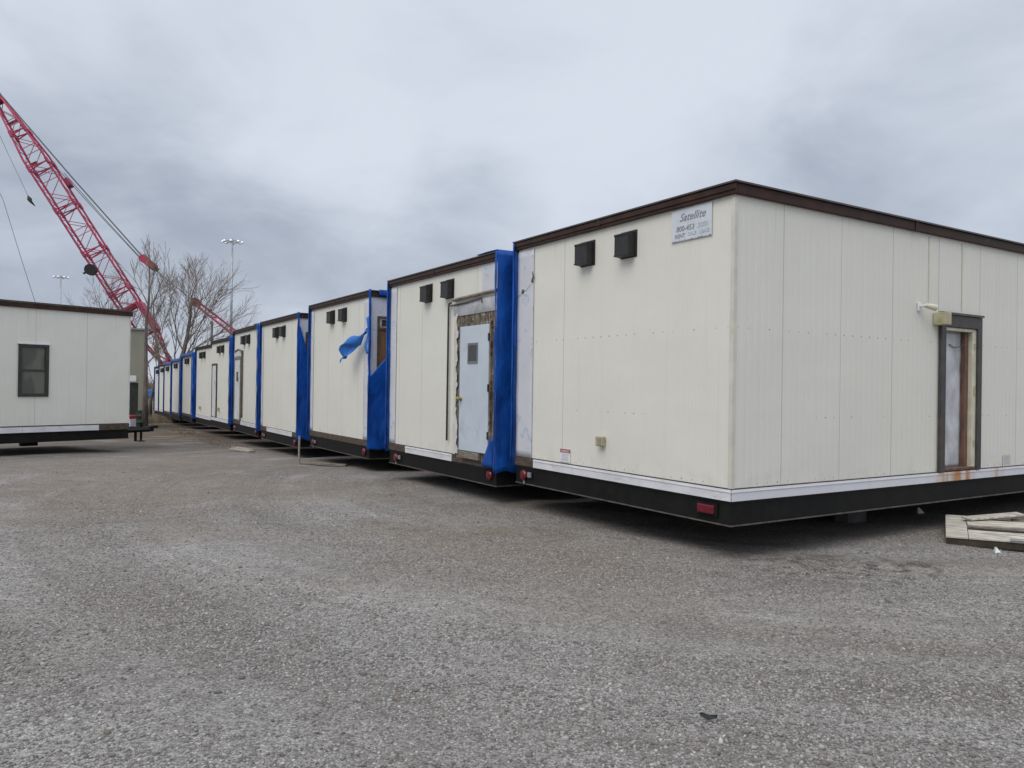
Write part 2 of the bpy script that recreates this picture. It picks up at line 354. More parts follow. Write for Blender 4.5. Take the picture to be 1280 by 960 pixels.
# loose crushed stone on top of the sheet: too many to count, one object
def stones(name, N, dmin, dmax, smin, smax, mat, power):
    ic = (1 + 5 ** .5) / 2
    B = np.array([(-1, ic, 0), (1, ic, 0), (-1, -ic, 0), (1, -ic, 0), (0, -1, ic), (0, 1, ic), (0, -1, -ic), (0, 1, -ic), (ic, 0, -1), (ic, 0, 1), (-ic, 0, -1), (-ic, 0, 1)]) / 1.9
    F = np.array([(0, 11, 5), (0, 5, 1), (0, 1, 7), (0, 7, 10), (0, 10, 11), (1, 5, 9), (5, 11, 4), (11, 10, 2), (10, 7, 6), (7, 1, 8), (3, 9, 4), (3, 4, 2), (3, 2, 6), (3, 6, 8), (3, 8, 9), (4, 9, 5), (2, 4, 11), (6, 2, 10), (8, 6, 7), (9, 8, 1)])
    d = dmin + (dmax - dmin) * RNG.random(N) ** power
    px = (RNG.random(N) - .5) * 1.62 * d
    py = d
    r_ = np.hypot(px - 4.5, py - 15.)
    band = np.sin(r_ * 2.7 + .6 * np.sin(px * .7)) + .8 * np.sin(px * .9 + 1.) * np.sin(py * 1.4) + .6 * np.sin(r_ * 6.1 + 1.3)
    keep = RNG.random(N) < np.clip(.52 - .42 * band, .06, 1)
    lx = (px - 2.18) * .847 + (py - 7.665) * .5315; ly = -(px - 2.18) * .5315 + (py - 7.665) * .847
    keep &= ~((lx > .12) & (ly > .12) & (ly < 60))
    px, py = px[keep], py[keep]; n = len(px)
    s = smin + (smax - smin) * RNG.random(n) ** 2.6
    P = B[None] * (1 + .42 * (RNG.random((n, 12, 1)) - .5)) * s[:, None, None]
    P = P * np.stack([.8 + .6 * RNG.random(n), .65 + .5 * RNG.random(n), .45 + .4 * RNG.random(n)], -1)[:, None]
    a = RNG.random(n) * 6.28; tl = (RNG.random(n) - .5) * .9
    ct, st = np.cos(tl)[:, None], np.sin(tl)[:, None]
    x1 = P[..., 0] * ct - P[..., 2] * st; z1 = P[..., 0] * st + P[..., 2] * ct
    ca, sa = np.cos(a)[:, None], np.sin(a)[:, None]
    xo = x1 * ca - P[..., 1] * sa + px[:, None]; yo = x1 * sa + P[..., 1] * ca + py[:, None]
    zo = z1 + (ground(px, py) + s * .12)[:, None]
    co = np.stack([xo, yo, zo], -1).astype(np.float32)
    f = (F[None] + (np.arange(n) * 12)[:, None, None]).astype(np.int32)
    m_ = bpy.data.meshes.new(name); m_.vertices.add(n * 12); m_.vertices.foreach_set('co', co.ravel())
    m_.loops.add(f.size); m_.loops.foreach_set('vertex_index', f.ravel()); m_.polygons.add(n * 20)
    m_.polygons.foreach_set('loop_start', np.arange(0, f.size, 3, dtype=np.int32)); m_.polygons.foreach_set('loop_total', np.full(n * 20, 3, np.int32))
    m_.update(calc_edges=True); m_.materials.append(mat)
    ob = bpy.data.objects.new(name, m_); COL.objects.link(ob); return ob
t = NT('crushed_limestone'); gi = t.n('ShaderNodeNewGeometry')
rp = gi.outputs['Random Per Island']
c = t.mix(t.ramp(rp, 0., 1.), (.130, .120, .110), (.335, .320, .304))
c = t.mix(t.math('GREATER_THAN', rp, .975), c, (.43, .41, .38))
c = t.mix(t.math('MULTIPLY', t.math('LESS_THAN', t.math('FRACT', t.math('MULTIPLY', rp, 37.)), .16), .6), c, (.165, .132, .105))
stone_mat = t.fin(c, .9, 0, .2)
gs2 = stones('coarse_gravel', 9000, 2.8, 15., .008, .021, stone_mat, 1.2)
tag(gs2, 'scattered larger limestone pieces among the grey gravel', 'gravel', kind='stuff')
gs = stones('gravel', 300000, 2.8, 11., .0030, .0120, stone_mat, 1.3)
tag(gs, 'loose grey crushed limestone covering the yard in the foreground', 'gravel', kind='stuff')

# ------------------------------------------------------------------ modular trailers
AZ = 0.56046
C0 = (2.1798, 7.6646)
H = 2.9
U0 = (-math.sin(AZ), math.cos(AZ)); V0 = (math.cos(AZ), math.sin(AZ))
def uv(u, v): return (C0[0] + U0[0] * u + V0[0] * v, C0[1] + U0[1] * u + V0[1] * v)

def corr(mb, face, h0, h1, z0, z1, pos=0., out=1, per=.101, dep=.0014, w=.011):
    """ribbed sheet in the plane x=pos ('end', h runs along y) or y=pos ('side', h runs along x); grooves go inwards"""
    hs = [h0]; k = math.floor(h0 / per)
    while k * per < h1:
        for q, d in ((k * per - w, 0), (k * per - w * .5, 1), (k * per + w * .5, 1), (k * per + w, 0)):
            if h0 < q < h1: hs.append((q, d))
        k += 1
    hs = [(q, 0) if not isinstance(q, tuple) else q for q in hs] + [(h1, 0)]
    vs = []
    for q, d in hs:
        p = pos + (dep * d if out > 0 else -dep * d)
        for zz in (z0, z1): vs.append((p, q, zz) if face == 'end' else (q, p, zz))
    fs = [(2 * i, 2 * i + 1, 2 * i + 3, 2 * i + 2) if face == 'end' else (2 * i, 2 * i + 2, 2 * i + 3, 2 * i + 1) for i in range(len(hs) - 1)]
    mb.add(vs, fs)

def hood(root, dz, y, w=.245, z0=2.50, z1=2.785, d=.11):
    mb = MB()
    mb.box(-.008, .0, y - .035, y + w + .01, z0 - .01, z1 + .02)                 # flange
    # hood with sloping top
    a = [(-.008, y, z0), (-.008, y + w, z0), (-d, y + w, z0 + .01), (-d, y, z0 + .01), (-.008, y, z1), (-.008, y + w, z1), (-d, y + w, z1 - .02), (-d, y, z1 - .02)]
    mb.add(a, [(0, 1, 2, 3), (4, 7, 6, 5), (3, 2, 6, 7), (0, 3, 7, 4), (1, 5, 6, 2)])
    mb.box(-d - .006, -d + .01, y - .004, y + w + .004, z0 + .008, z0 + .03)
    mb.box(-d - .006, -d + .01, y - .004, y + w + .004, z1 - .045, z1 - .018)
    return mb.build('vent_hood', 'hood', root, (0, 0, dz), bevel=.004)

def tail_lamp(root, dz, y, z, kind):
    mb = MB(); me_ = None
    if kind == 'rect':
        mb.box(-.05, -.012, y - .112, y + .112, z - .045, z + .045); o = mb.build('tail_light', 'red_lamp', root, (0, 0, dz), bevel=.012)
        b = MB().box(-.022, -.006, y - .14, y + .14, z - .065, z + .065); b.build('lamp_base', 'black_steel', o)
    else:
        mb.lathe([(.072, -.006), (.072, -.03), (.06, -.045), (.03, -.052), (.004, -.054)], (0, y, z), 16, 'x')
        o = mb.build('tail_light', 'red_lamp', root, (0, 0, dz), smooth=False)
        if kind == 'plate':
            b = MB().box(-.03, -.012, y - .19, y - .105, z - .02, z + .05); b.build('lamp_bracket', 'galv', o)
            b = MB().box(-.028, -.012, y - .03, y + .0, z - .12, z - .075); b.build('lamp_clip', 'galv', o)
    return o

def tarp_fn(x0, x1, y, seed, amp=.034, zlo=-.18, zhi=None):
    """wrinkled sheet along the long side, with a lip turned over the roof edge"""
    def ztop(x): return zhi(x) if zhi else H + .15
    def fn(u, s):
        x = x0 + (x1 - x0) * (u ** 1.7)
        z = zlo + s * (ztop(x) - zlo)
        w = mnoise.noise(Vector((x * 1.6 + seed, z * .55, seed))) * amp + mnoise.noise(Vector((x * 5 + seed, z * 1.3, 3.1))) * amp * .5
        edge = .07 * mnoise.noise(Vector((x * 4, seed, 0))) * max(0, 1 - s * 12)
        return (x, y - .022 - abs(w), z + edge)
    return fn

def trailer(label, name, loc, az, zb, W, L, o):
    X0, Y0 = loc
    g = gz(X0, Y0)
    root = thing(name, label, 'modular trailer', (X0, Y0, g), az, o.get('group', 'modular trailers parked in a long row'))
    dz = zb + CAMH - g                       # height of the siding's foot over the ground here
    P = (0, 0, dz)
    mat = o.get('mat', 'cream')
    # walls: end wall and long walls (open holes where doors are recessed)
    mb = MB(); corr(mb, 'end', .0, W, 0, H + .03, dep=.0014); mb.build('end_wall', o.get('mat_end', mat), root, P)
    mb = MB()
    if o.get('hole'):
        a, b, z0, z1 = o['hole']
        corr(mb, 'side', 0., a, 0, H + .03); corr(mb, 'side', a, b, z1, H + .03); corr(mb, 'side', b, L, 0, H + .03); corr(mb, 'side', a, b, 0, z0)
    else: corr(mb, 'side', 0., L, 0, H + .03)
    mb.add([(0, W, 0), (L, W, 0), (L, W, H), (0, W, H)], [(0, 1, 2, 3)][::1])
    mb.add([(L, 0, 0), (L, W, 0), (L, W, H), (L, 0, H)], [(0, 1, 2, 3)])
    mb.build('side_wall', mat, root, P)
    mb = MB().box(-.0, L, -.0, W, -.145, -.003); mb.build('floor_deck', 'floor_dark', root, P)
    mb = MB().box(-.03, L + .02, -.02, W + .02, H + .115, H + .135); mb.build('roof', o.get('roof', 'roof'), root, P)
    # fascia and drip edge
    mb = MB()
    mb.box(-.045, -.001, -.045, W + .045, H + .012, H + .118); mb.box(-.001, L + .02, -.045, -.001, H + .012, H + .118); mb.box(-.001, L + .02, W + .001, W + .045, H + .012, H + .118)
    mb.box(-.058, -.045, -.058, W + .058, H + .050, H + .112)
    fas = mb.build('roof_fascia', 'fascia', root, P, bevel=.006)
    mb = MB().box(-.070, .05, -.070, W + .070, H + .119, H + .137); mb.box(.05, L + .02, -.070, .03, H + .119, H + .137)
    mb.build('drip_edge', 'drip', fas)
    for jx in (3.05, 6.1, 9.1):
        MB().box(jx, jx + .07, -.054, -.046, H + .008, H + .116).build('joint_cover', 'fascia', fas)
    for jy in (W * .52,):
        MB().box(-.062, -.0585, jy, jy + .06, H + .046, H + .114).build('joint_cover', 'fascia', fas)
    # corner bead
    if o.get('bead', True):
        mb = MB().box(-.010, .035, -.010, -.002, .0, H - .013); mb.box(-.010, -.002, -.002, .035, .0, H - .013); mb.build('corner_trim', 'trim_cream', root, P)
    # sill board + white trim
    mb = MB().box(-.014, -.001, -.014, W + .01, -.122, -.004); mb.box(-.001, L, -.014, -.001, -.122, -.004)
    mb.build('sill_board', 'brown_board', root, P)
    for (y0, y1) in o.get('trim', []):
        mb = MB().box(-.026, -.015, y0, y1, -.126, -.012); mb.box(-.032, -.026, y0, y1, -.040, -.028)
        mb.build('sill_trim', 'trim_white', root, P, bevel=.002)
    if o.get('side_trim'):
        for (a, b) in ((-.026, 2.232), (2.237, 6.2), (6.205, L)):
            mb = MB().box(a, b, -.026, -.015, -.126, -.012); mb.box(a, b, -.032, -.026, -.040, -.028)
            mb.build('sill_trim', 'trim_rust', root, P, bevel=.002)
    # steel frame: channel rails with a worn bottom flange, cross beams, blocks
    mb = MB().box(.006, .06, .006, W - .006, -.365, -.123); mb.box(.06, L, .006, .06, -.365, -.123); mb.box(.06, L, W - .06, W - .006, -.365, -.123)
    for k_ in range(1, int(L / 1.6)): mb.box(k_ * 1.6, k_ * 1.6 + .07, .06, W - .06, -.32, -.147)
    ch = mb.build('chassis', 'black_steel', root, P)
    mb = MB().box(-.006, .075, -.006, W + .006, -.379, -.366); mb.box(.075, L, -.006, .075, -.379, -.366)
    mb.build('frame_flange', 'flange', ch)
    low = -(dz - .0)
    for (bx, by) in ((3.2, .9), (3.2, W - 1.2)):
        a_ = X0 + math.cos(az) * bx - math.sin(az) * by; b_ = Y0 + math.sin(az) * bx + math.cos(az) * by
        zb_ = gz(a_, b_) - g
        n_ = 2; top = dz - .32
        mb = MB()
        mb.box(bx, bx + .4, by, by + .2, zb_ - .02, zb_ + (top - zb_) * .52); mb.box(bx + .02, bx + .41, by + .01, by + .2, zb_ + (top - zb_) * .52 + .003, top)
        mb.build('support_block', 'concrete', root, (0, 0, 0), bevel=.006)
    # axle and wheels further in
    for wy in (.35, W - .6):
        mb = MB().lathe([(.2, 0), (.30, .02), (.31, .06), (.31, .16), (.30, .2), (.2, .22)], (L * .55, wy, 0), 18, 'y')
        a_ = X0 + math.cos(az) * L * .55; b_ = Y0 + math.sin(az) * L * .55
        mb.build('wheel', 'tyre', root, (0, 0, max(.31 + gz(a_, b_) - g, .31 + gz(a_, b_) - g)))
    for y_ in o.get('hoods', (2.20, 1.43)): hood(root, dz, y_)
    for (y_, z_, kd) in o.get('lamps', []): tail_lamp(root, dz, y_, z_, kd)
    for (y0, y1, z0, z1) in o.get('wrap', []):
        MB().grid(lambda u, s: (-.012 - .006 * mnoise.noise(Vector((u * 3, s * 9, y0))), y0 + (y1 - y0) * u, z0 + (z1 - z0) * s), 6, 30).build('house_wrap', 'wrap', root, P, smooth=True, solid=.006)
    # tarpaulin
    sd = o.get('seed', 1.)
    if o.get('tarp'):
        mb = MB()
        if o['tarp'] == 'full':
            mb.grid(tarp_fn(-.075, L * .8, -.045, sd), 60, 40)
            # flap folded over the roof edge and round the front corner
            mb.grid(lambda u, s: (-.085 + .0 * s + u * L * .8, -.072 + s * .6 - .0, H + .152 + .012 * mnoise.noise(Vector((u * 40, s * 3, sd)))), 50, 4)
            mb.grid(lambda u, s: (-.082 - .012 * mnoise.noise(Vector((s * 9, u, sd))), -.065 + u * (o.get('lip', .05) + .03 * mnoise.noise(Vector((s * 5, 2, sd)))), -.16 + s * (H + .31)), 3, 40)
        else:
            zt = o['tarp']
            mb.grid(tarp_fn(-.075, L * .8, -.045, sd, zhi=lambda x: min(H + .15, zt(x))), 90, 40)
            mb.grid(lambda u, s: (-.075 + .05 * u + .012 * mnoise.noise(Vector((s * 7, u, sd))), -.068 - .012 * abs(mnoise.noise(Vector((s * 9, u, sd)))), .9 + s * (H - .75)), 2, 40)
            mb.grid(lambda u, s: (.14 + u * .36, -.075 + .0 * s, H + .03 + .125 * s - .04 * u * (1 - s)), 8, 3) if o.get('top_scrap') else None
        mb.build('blue_tarp', 'tarp', root, P, smooth=True, solid=.008)
    if o.get('tarp_left', True):
        mb = MB()
        mb.grid(lambda u, s: (-.072 + u * L * .7, W + .040 + .02 * abs(mnoise.noise(Vector((u * 30, s * 3, sd + 4)))), -.16 + s * (H + .30)), 40, 20)
        mb.grid(lambda u, s: (-.074, W + .045 - u * (.03 + .02 * mnoise.noise(Vector((s * 6, 1, sd)))), -.1 + s * (H + .20)), 2, 30)
        mb.build('far_side_tarp', 'tarp', root, P, smooth=True, solid=.008)
    if o.get('blue_top'):
        MB().grid(lambda u, s: (-.078 - .008 * mnoise.noise(Vector((u * 11, s * 2, sd))), -.07 + u * (W + .13), H - .02 + s * .17), 24, 3).build('roof_edge_tarp', 'tarp', root, P, smooth=True, solid=.008)
    return root, P

LB = [(.285, -.25, 'round'), (3.50, -.26, 'plate')]
# --- T1, nearest
r1, P1 = trailer('cream modular trailer nearest the camera with a white phone-number sign under its roof edge', 'modular_trailer', C0, AZ, -.9769, 3.96, 14.5,
    dict(mat_end='cream_end', hoods=(2.25, 1.475), trim=[(-.026, 2.592), (2.597, 3.49)], side_trim=True, hole=(3.76, 4.5, .035, 1.805), wrap=[(3.555, 3.955, -.0, 2.885)],
         lamps=[(.30, -.235, 'rect'), (3.73, -.25, 'plate')], seed=1.7))
# sign with lettering
sg = MB().box(-.016, -.006, .29, .87, 2.555, 2.895).build('sign_panel', 'sign', r1, P1, bevel=.003)
TR = (R(90), 0, R(-90))
text('Satellite', .118, 'ink', sg, (-.018, .565, 2.765), TR, .38)
text('800-453', .080, 'ink', sg, (-.018, .665, 2.660), TR, .12)
text('3000', .075, 'ink_faded', sg, (-.018, .415, 2.662), TR, .12)
text('RENT', .062, 'ink', sg, (-.018, .74, 2.592), TR, 0)
text('SALE', .055, 'ink_faded', sg, (-.018, .56, 2.598), TR, 0)
text('LEASE', .055, 'ink_faded', sg, (-.018, .39, 2.598), TR, 0)
mb = MB()
rr_ = random.Random(5); yy = .295
while yy < .855:
    w_ = rr_.uniform(.012, .045); MB().box(-.0185, -.0165, yy, yy + w_, 2.558 + rr_.uniform(0, .004), 2.562 + rr_.uniform(0, .006)).build('peeled_edge', 'ink', sg); yy += w_ + rr_.uniform(.006, .03)
# outlet box
b_ = MB().box(-.075, -.006, 1.955, 2.075, .275, .395).build('outlet_box', 'beige_plastic', r1, P1, bevel=.012)
MB().box(-.083, -.075, 1.962, 2.03, .285, .385).build('outlet_cover', 'shed_trim', b_, bevel=.003)
# warning sticker
st = MB().box(-.009, -.006, 2.66, 2.885, .015, .185).build('warning_sticker', 'white_plastic', r1, P1)
mb = MB().box(-.011, -.0092, 2.665, 2.88, .135, .182); mb.build('sticker_header', 'ink_red', st)
text('DANGER', .042, 'white_plastic', st, (-.0115, 2.772, .143), TR, 0, extr=.0004)
mb = MB()
for i, zz in enumerate((.112, .095, .075, .055, .038)): mb.box(-.011, -.0092, 2.69 + .01 * (i % 3), 2.86 - .018 * (i % 2), zz, zz + .008)
mb.build('sticker_print', 'ink_faded', st)
# tear in the wrap
mb = MB()
mb.grid(lambda u, s: (-.024 - .004 * s, 3.548 + u * .04 * (1.2 - s) + .012 * math.sin(s * 9), 2.42 + s * .15), 3, 6)
mb.build('torn_wrap', 'osb', r1, P1, smooth=True, solid=.004); mb = MB()
mb.grid(lambda u, s: (-.024 - .004 * u, 3.79 + u * .045 + .01 * math.sin(s * 7), 2.29 + s * .055), 3, 4)
mb.build('torn_wrap', 'osb', r1, P1, smooth=True, solid=.004)
MB().tube([(-.024, 3.95, 2.24), (-.024, 3.82, 2.30), (-.024, 3.72, 2.33), (-.024, 3.62, 2.40)], .0025, 4).build('loose_wire', 'conduit', r1, P1)
# side door: frame, jamb, plastic sheet, stud
df = MB().box(3.652, 3.758, -.045, -.005, -.003, 1.955); df.box(4.502, 4.608, -.045, -.005, -.003, 1.955); df.box(3.758, 4.502, -.045, -.005, 1.807, 1.955)
df = df.build('door_frame', 'door_frame', r1, P1, bevel=.004)
MB().box(3.64, 4.62, -.062, -.005, 1.958, 1.985).build('drip_cap', 'drip', df)
mb = MB().box(3.758, 3.80, -.02, .13, .035, 1.80); mb.box(4.412, 4.502, -.02, .13, .035, 1.80); mb.box(3.80, 4.435, -.02, .13, 1.765, 1.80); mb.build('door_jamb', 'cream_paint', df)
for (z0, z1) in ((1.55, 1.62), (.95, 1.07), (.3, .37)): MB().box(4.445, 4.475, -.03, -.019, z0, z1).build('hinge', 'beige_plastic', df)
MB().box(3.76, 4.5, -.03, .13, .006, .034).build('threshold', 'red_wood', df)
MB().grid(lambda u, s: (3.80 + u * .53, .085 + .012 * mnoise.noise(Vector((u * 4, s * 9, 1))), .036 + s * 1.73), 14, 40).build('plastic_sheet', 'sheet', df, smooth=True, solid=.004)
mb = MB().box(4.33, 4.41, .03, .12, .036, 1.765); mb.build('wood_stud', 'red_wood', df)
MB().box(3.7, 4.6, .14, .16, 0, 1.9).build('back_panel', 'floor_dark', df)
MB().tube([(4.31, .026, 1.60), (4.18, .06, 1.56), (4.12, .068, 1.565), (4.03, .07, 1.60)], .006, 5).build('door_wire', 'conduit', df)
# wall light and junction box
lt = MB().box(3.175, 3.225, -.03, -.005, 1.96, 2.065); lt.box(3.185, 3.215, -.10, -.03, 2.01, 2.035); lt = lt.build('wall_light', 'white_plastic', r1, P1, bevel=.006)
MB().tube([(3.20, -.08, 2.025), (3.27, -.11, 2.015), (3.34, -.14, 2.0)], [.022, .034, .04], 12).build('lamp_head', 'cream_paint', lt)
jb = MB().box(3.52, 3.66, -.16, -.006, 1.81, 1.965).build('junction_box', 'beige_plastic', r1, P1, bevel=.008)
st = MB().box(5.245, 5.44, -.009, -.005, -.0, .155).build('side_sticker', 'trim_cream', r1, P1)
mb = MB()
for i, zz in enumerate((.125, .102, .08, .055, .03)): mb.box(5.27 + .012 * (i % 2), 5.42 - .02 * (i % 3), -.011, -.0092, zz, zz + .013)
mb.build('sticker_print', 'ink_faded', st)
for h_ in (3.42, 4.17): MB().box(h_ - .006, h_ + .006, -.008, -.004, 2.02, H - .014).build('panel_batten', 'cream_paint', r1, P1)

# --- T2 with the pale blue door
r2, P2 = trailer('cream modular trailer with a pale blue door set in stripped weathered boarding', 'modular_trailer', (-.209, 11.253), AZ, -1.079, 3.90, 14.,
    dict(hoods=(2.20, 1.42), trim=[(1.36, 3.14)], lamps=[(.16, -.22, 'round'), (3.55, -.25, 'plate')], wrap=[(3.63, 3.89, 0, 2.885)], tarp='full', lip=.03, seed=5.2, mat='cream2'))
MB().grid(lambda u, s: (-.012 - .01 * mnoise.noise(Vector((u * 4, s * 5, 2))), .005 + u * 1.205, -.05 + s * 2.25), 10, 16).build('bare_boarding', 'osb', r2, P2, solid=.01)
MB().grid(lambda u, s: (-.024 - .012 * s * (1 - s) * 4, .0 + u * 1.33, 2.19 + s * .21 - .012 * u), 12, 5).build('flashing_strip', 'flash', r2, P2, solid=.006)
MB().box(-.012, -.004, .01, .47, 2.50, H - .014).build('patch_panel', 'wrap', r2, P2)
MB().tube([(-.04, -.02, 2.475), (-.04, .55, 2.462), (-.04, 1.33, 2.44)], .028, 6).build('wood_batten', 'grey_wood', r2, P2)
mb = MB(); mb.tube([(-.04, 1.50, .2), (-.04, 1.50, 2.36), (-.045, 1.47, 2.40), (-.06, 1.38, 2.405)], .017, 8); mb.build('conduit_pipe', 'conduit', r2, P2, smooth=True)
MB().tube([(-.05, 1.42, 2.36), (-.05, .9, 2.372), (-.05, .42, 2.405), (-.05, .41, 2.33)], .012, 6).build('conduit_pipe', 'conduit', r2, P2)
MB().box(-.03, -.012, 1.235, 1.31, -.0, 2.3).build('edge_trim', 'cream_paint', r2, P2)
MB().grid(lambda u, s: (-.036 - .02 * u * abs(mnoise.noise(Vector((s * 9, 1, 2)))), 1.24 - u * (.06 + .09 * mnoise.noise(Vector((s * 14, 5.5, 0))) + .05 * mnoise.noise(Vector((s * 40, 2., 0)))), .02 + s * 2.2), 3, 60).build('torn_cladding', 'wrap', r2, P2, solid=.003)
dr = MB().box(-.058, -.024, .17, 1.06, .085, 2.0).build('entry_door', 'door_blue', r2, P2, bevel=.004)
mb = MB().box(-.05, -.02, 1.063, 1.10, .06, 2.045); mb.box(-.05, -.02, .13, .167, .06, 2.045); mb.box(-.05, -.02, .167, 1.063, 2.003, 2.045); mb.build('door_frame', 'osb', dr)
mb = MB().box(-.066, -.058, .49, .80, 1.42, 1.455); mb.box(-.066, -.058, .49, .80, 1.70, 1.735); mb.box(-.066, -.058, .49, .52, 1.455, 1.70); mb.box(-.066, -.058, .77, .80, 1.455, 1.70); w_ = mb.build('door_window', 'blind', dr)
MB().box(-.063, -.059, .52, .77, 1.455, 1.70).build('pane', 'glass_dark', w_)
MB().lathe([(.035, -.058), (.035, -.066), (.014, -.068), (.014, -.095), (.034, -.105), (.036, -.125), (.02, -.14)], (0, 1.0, .88), 14, 'x').build('door_knob', 'brass', dr, smooth=True)
for zz in (.3, 1.0, 1.75): MB().box(-.068, -.05, .155, .185, zz, zz + .11).build('hinge', 'bronze', dr)
MB().box(-.075, -.02, .42, 1.02, -.03, .075).build('door_sill', 'grey_wood', r2, P2, bevel=.005)
MB().grid(lambda u, s: (-.05 - .05 * math.sin(u * 3.1) * (1 - s * .6), .02 + u * .34 * (1 - .75 * s), -.1 + s * .42), 8, 8).build('tarp_scrap', 'tarp', r2, P2, smooth=True, solid=.006)

# --- T3 with the torn tarp
r3, P3 = trailer('cream modular trailer with a loose blue tarp strip flapping from its corner', 'modular_trailer', (-2.869, 15.661), AZ, -1.129, 3.82, 14.,
    dict(hoods=(2.18, 1.41), lamps=[(.21, -.24, 'round'), (3.52, -.27, 'plate')], wrap=[(.0, .31, 0, 2.885), (3.62, 3.81, 0, 2.885)], mat='cream2', seed=9.1, bead=False, top_scrap=True,
         tarp=lambda x: 1.32 + max(0, x) * 1.15 + max(0, x - .8) * 3))
MB().grid(lambda u, s: (-.0 + u * 2., -.016, .9 + s * (H - .93)), 12, 20).build('side_house_wrap', 'wrap', r3, P3, solid=.005)
w_ = MB().box(.13, .17, -.05, -.02, 1.2, 2.52); w_.box(.17, 1.3, -.05, -.02, 2.47, 2.52); w_.box(.17, 1.3, -.055, -.02, 2.24, 2.29); w_ = w_.build('boarded_opening', 'brown_board', r3, P3)
MB().box(.17, 1.3, -.04, -.021, 1.2, 2.24).build('plywood_sheet', 'plywood', w_)
MB().box(.17, 1.3, -.026, -.021, 2.29, 2.47).build('slot', 'dark_open', w_)
mb = MB().box(.17, 1.3, -.045, -.0265, 2.29, 2.315); mb.box(.17, .22, -.045, -.0265, 2.315, 2.445); mb.box(.17, 1.3, -.045, -.0265, 2.445, 2.47); mb.build('slot_frame', 'plank', w_)
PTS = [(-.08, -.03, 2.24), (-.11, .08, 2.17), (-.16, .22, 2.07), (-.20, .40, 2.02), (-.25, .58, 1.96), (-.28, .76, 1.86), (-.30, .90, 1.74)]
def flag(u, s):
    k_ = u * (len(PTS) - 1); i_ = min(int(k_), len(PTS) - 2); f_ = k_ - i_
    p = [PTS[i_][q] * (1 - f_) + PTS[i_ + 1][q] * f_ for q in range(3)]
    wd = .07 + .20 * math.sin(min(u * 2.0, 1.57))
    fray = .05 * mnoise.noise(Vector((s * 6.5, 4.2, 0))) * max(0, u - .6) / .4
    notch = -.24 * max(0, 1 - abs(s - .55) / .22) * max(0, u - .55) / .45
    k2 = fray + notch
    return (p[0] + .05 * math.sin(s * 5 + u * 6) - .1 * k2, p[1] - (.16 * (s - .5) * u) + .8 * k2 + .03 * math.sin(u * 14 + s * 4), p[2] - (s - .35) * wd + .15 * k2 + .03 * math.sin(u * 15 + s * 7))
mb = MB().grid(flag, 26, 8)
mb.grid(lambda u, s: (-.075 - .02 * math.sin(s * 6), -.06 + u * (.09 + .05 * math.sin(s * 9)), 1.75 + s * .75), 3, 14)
mb.build('loose_tarp', 'tarp_backlit', r3, P3, smooth=True, solid=.004)

# --- T4
r4, P4 = trailer('cream modular trailer with blue tarp ripped open high up behind a thin stake', 'modular_trailer', (-5.39, 19.598), AZ - .01, -1.247, 3.77, 14.,
    dict(hoods=(1.98, 1.30), trim=[(.48, 3.03)], lamps=[(.2, -.25, 'round'), (3.45, -.27, 'plate')], wrap=[(.0, .18, 0, 2.885), (3.6, 3.76, 0, 2.885)], mat='cream2', seed=12.4, bead=False,
         tarp=lambda x: (2.7 - 3.5 * max(0, x)) if x < .36 else 1.44 + (x - .36) * 4))
MB().grid(lambda u, s: (.0 + u * 2., -.016, .9 + s * (H - .93)), 12, 20).build('side_house_wrap', 'wrap', r4, P4, solid=.005)
w_ = MB().box(.15, .19, -.04, -.02, 1.2, 2.56); w_.box(.19, 1.3, -.04, -.02, 2.50, 2.56); w_ = w_.build('boarded_opening', 'brown_board', r4, P4)
MB().box(.19, 1.3, -.036, -.021, 1.2, 2.3).build('plywood_sheet', 'plywood', w_)
MB().box(.19, 1.3, -.028, -.021, 2.3, 2.5).build('slot', 'dark_open', w_)

def far_door(root, P, y0, y1, z1, slab, frame, win=False, slabw=None):
    dr = MB().box(-.03, -.012, y0 + .07, y1 - .07, .03, z1 - .07).build('door', slab, root, P)
    mb = MB().box(-.045, -.012, y0, y0 + .07, .0, z1); mb.box(-.045, -.012, y1 - .07, y1, .0, z1); mb.box(-.045, -.012, y0 + .07, y1 - .07, z1 - .07, z1); mb.build('door_frame', frame, dr)
    if win: MB().box(-.04, -.031, (y0 + y1) / 2 - .13, (y0 + y1) / 2 + .15, 1.3, 1.62).build('door_window', 'glass_dark', dr)
    return dr
# --- T5..T12
D = AZ - .028
r5, P5 = trailer('cream modular trailer with a white door and small dark door window at its left edge', 'modular_trailer', (-7.649, 23.436), D, -1.254, 3.75, 14.,
    dict(hoods=(2.03, 1.32), trim=[(.1, 2.5)], lamps=[(.2, -.25, 'round'), (3.5, -.27, 'plate')], tarp='full', lip=.06, seed=15., wrap=[(.0, .2, 0, 2.885)], mat='cream2'))
far_door(r5, P5, 2.55, 3.58, 2.1, 'door_white', 'grey_wood', True)
MB().tube([(-.04, 2.3, .1), (-.04, 2.3, 2.30), (-.05, 2.9, 2.36), (-.05, 3.5, 2.30)], .03, 6).build('conduit_pipe', 'conduit', r5, P5)
MB().grid(lambda u, s: (-.03 - .02 * s, 2.5 + u * 1.1, 2.14 + s * .2), 6, 3).build('flashing_strip', 'trim_white', r5, P5, solid=.006)
r6, P6 = trailer('cream modular trailer with a narrow white door in a dark frame at its left edge', 'modular_trailer', (-10.216, 28.174), D + .01, -1.374, 3.80, 14.,
    dict(hoods=(1.99, 1.32), trim=[(.1, 2.5), (2.52, 3.7)], tarp='full', lip=.06, seed=18., tarp_left=False, mat='cream2'))
far_door(r6, P6, 2.58, 3.56, 2.12, 'door_white', 'door_frame')
MB().box(-.08, -.006, 2.03, 2.17, .26, .40).build('outlet_box', 'beige_plastic', r6, P6)
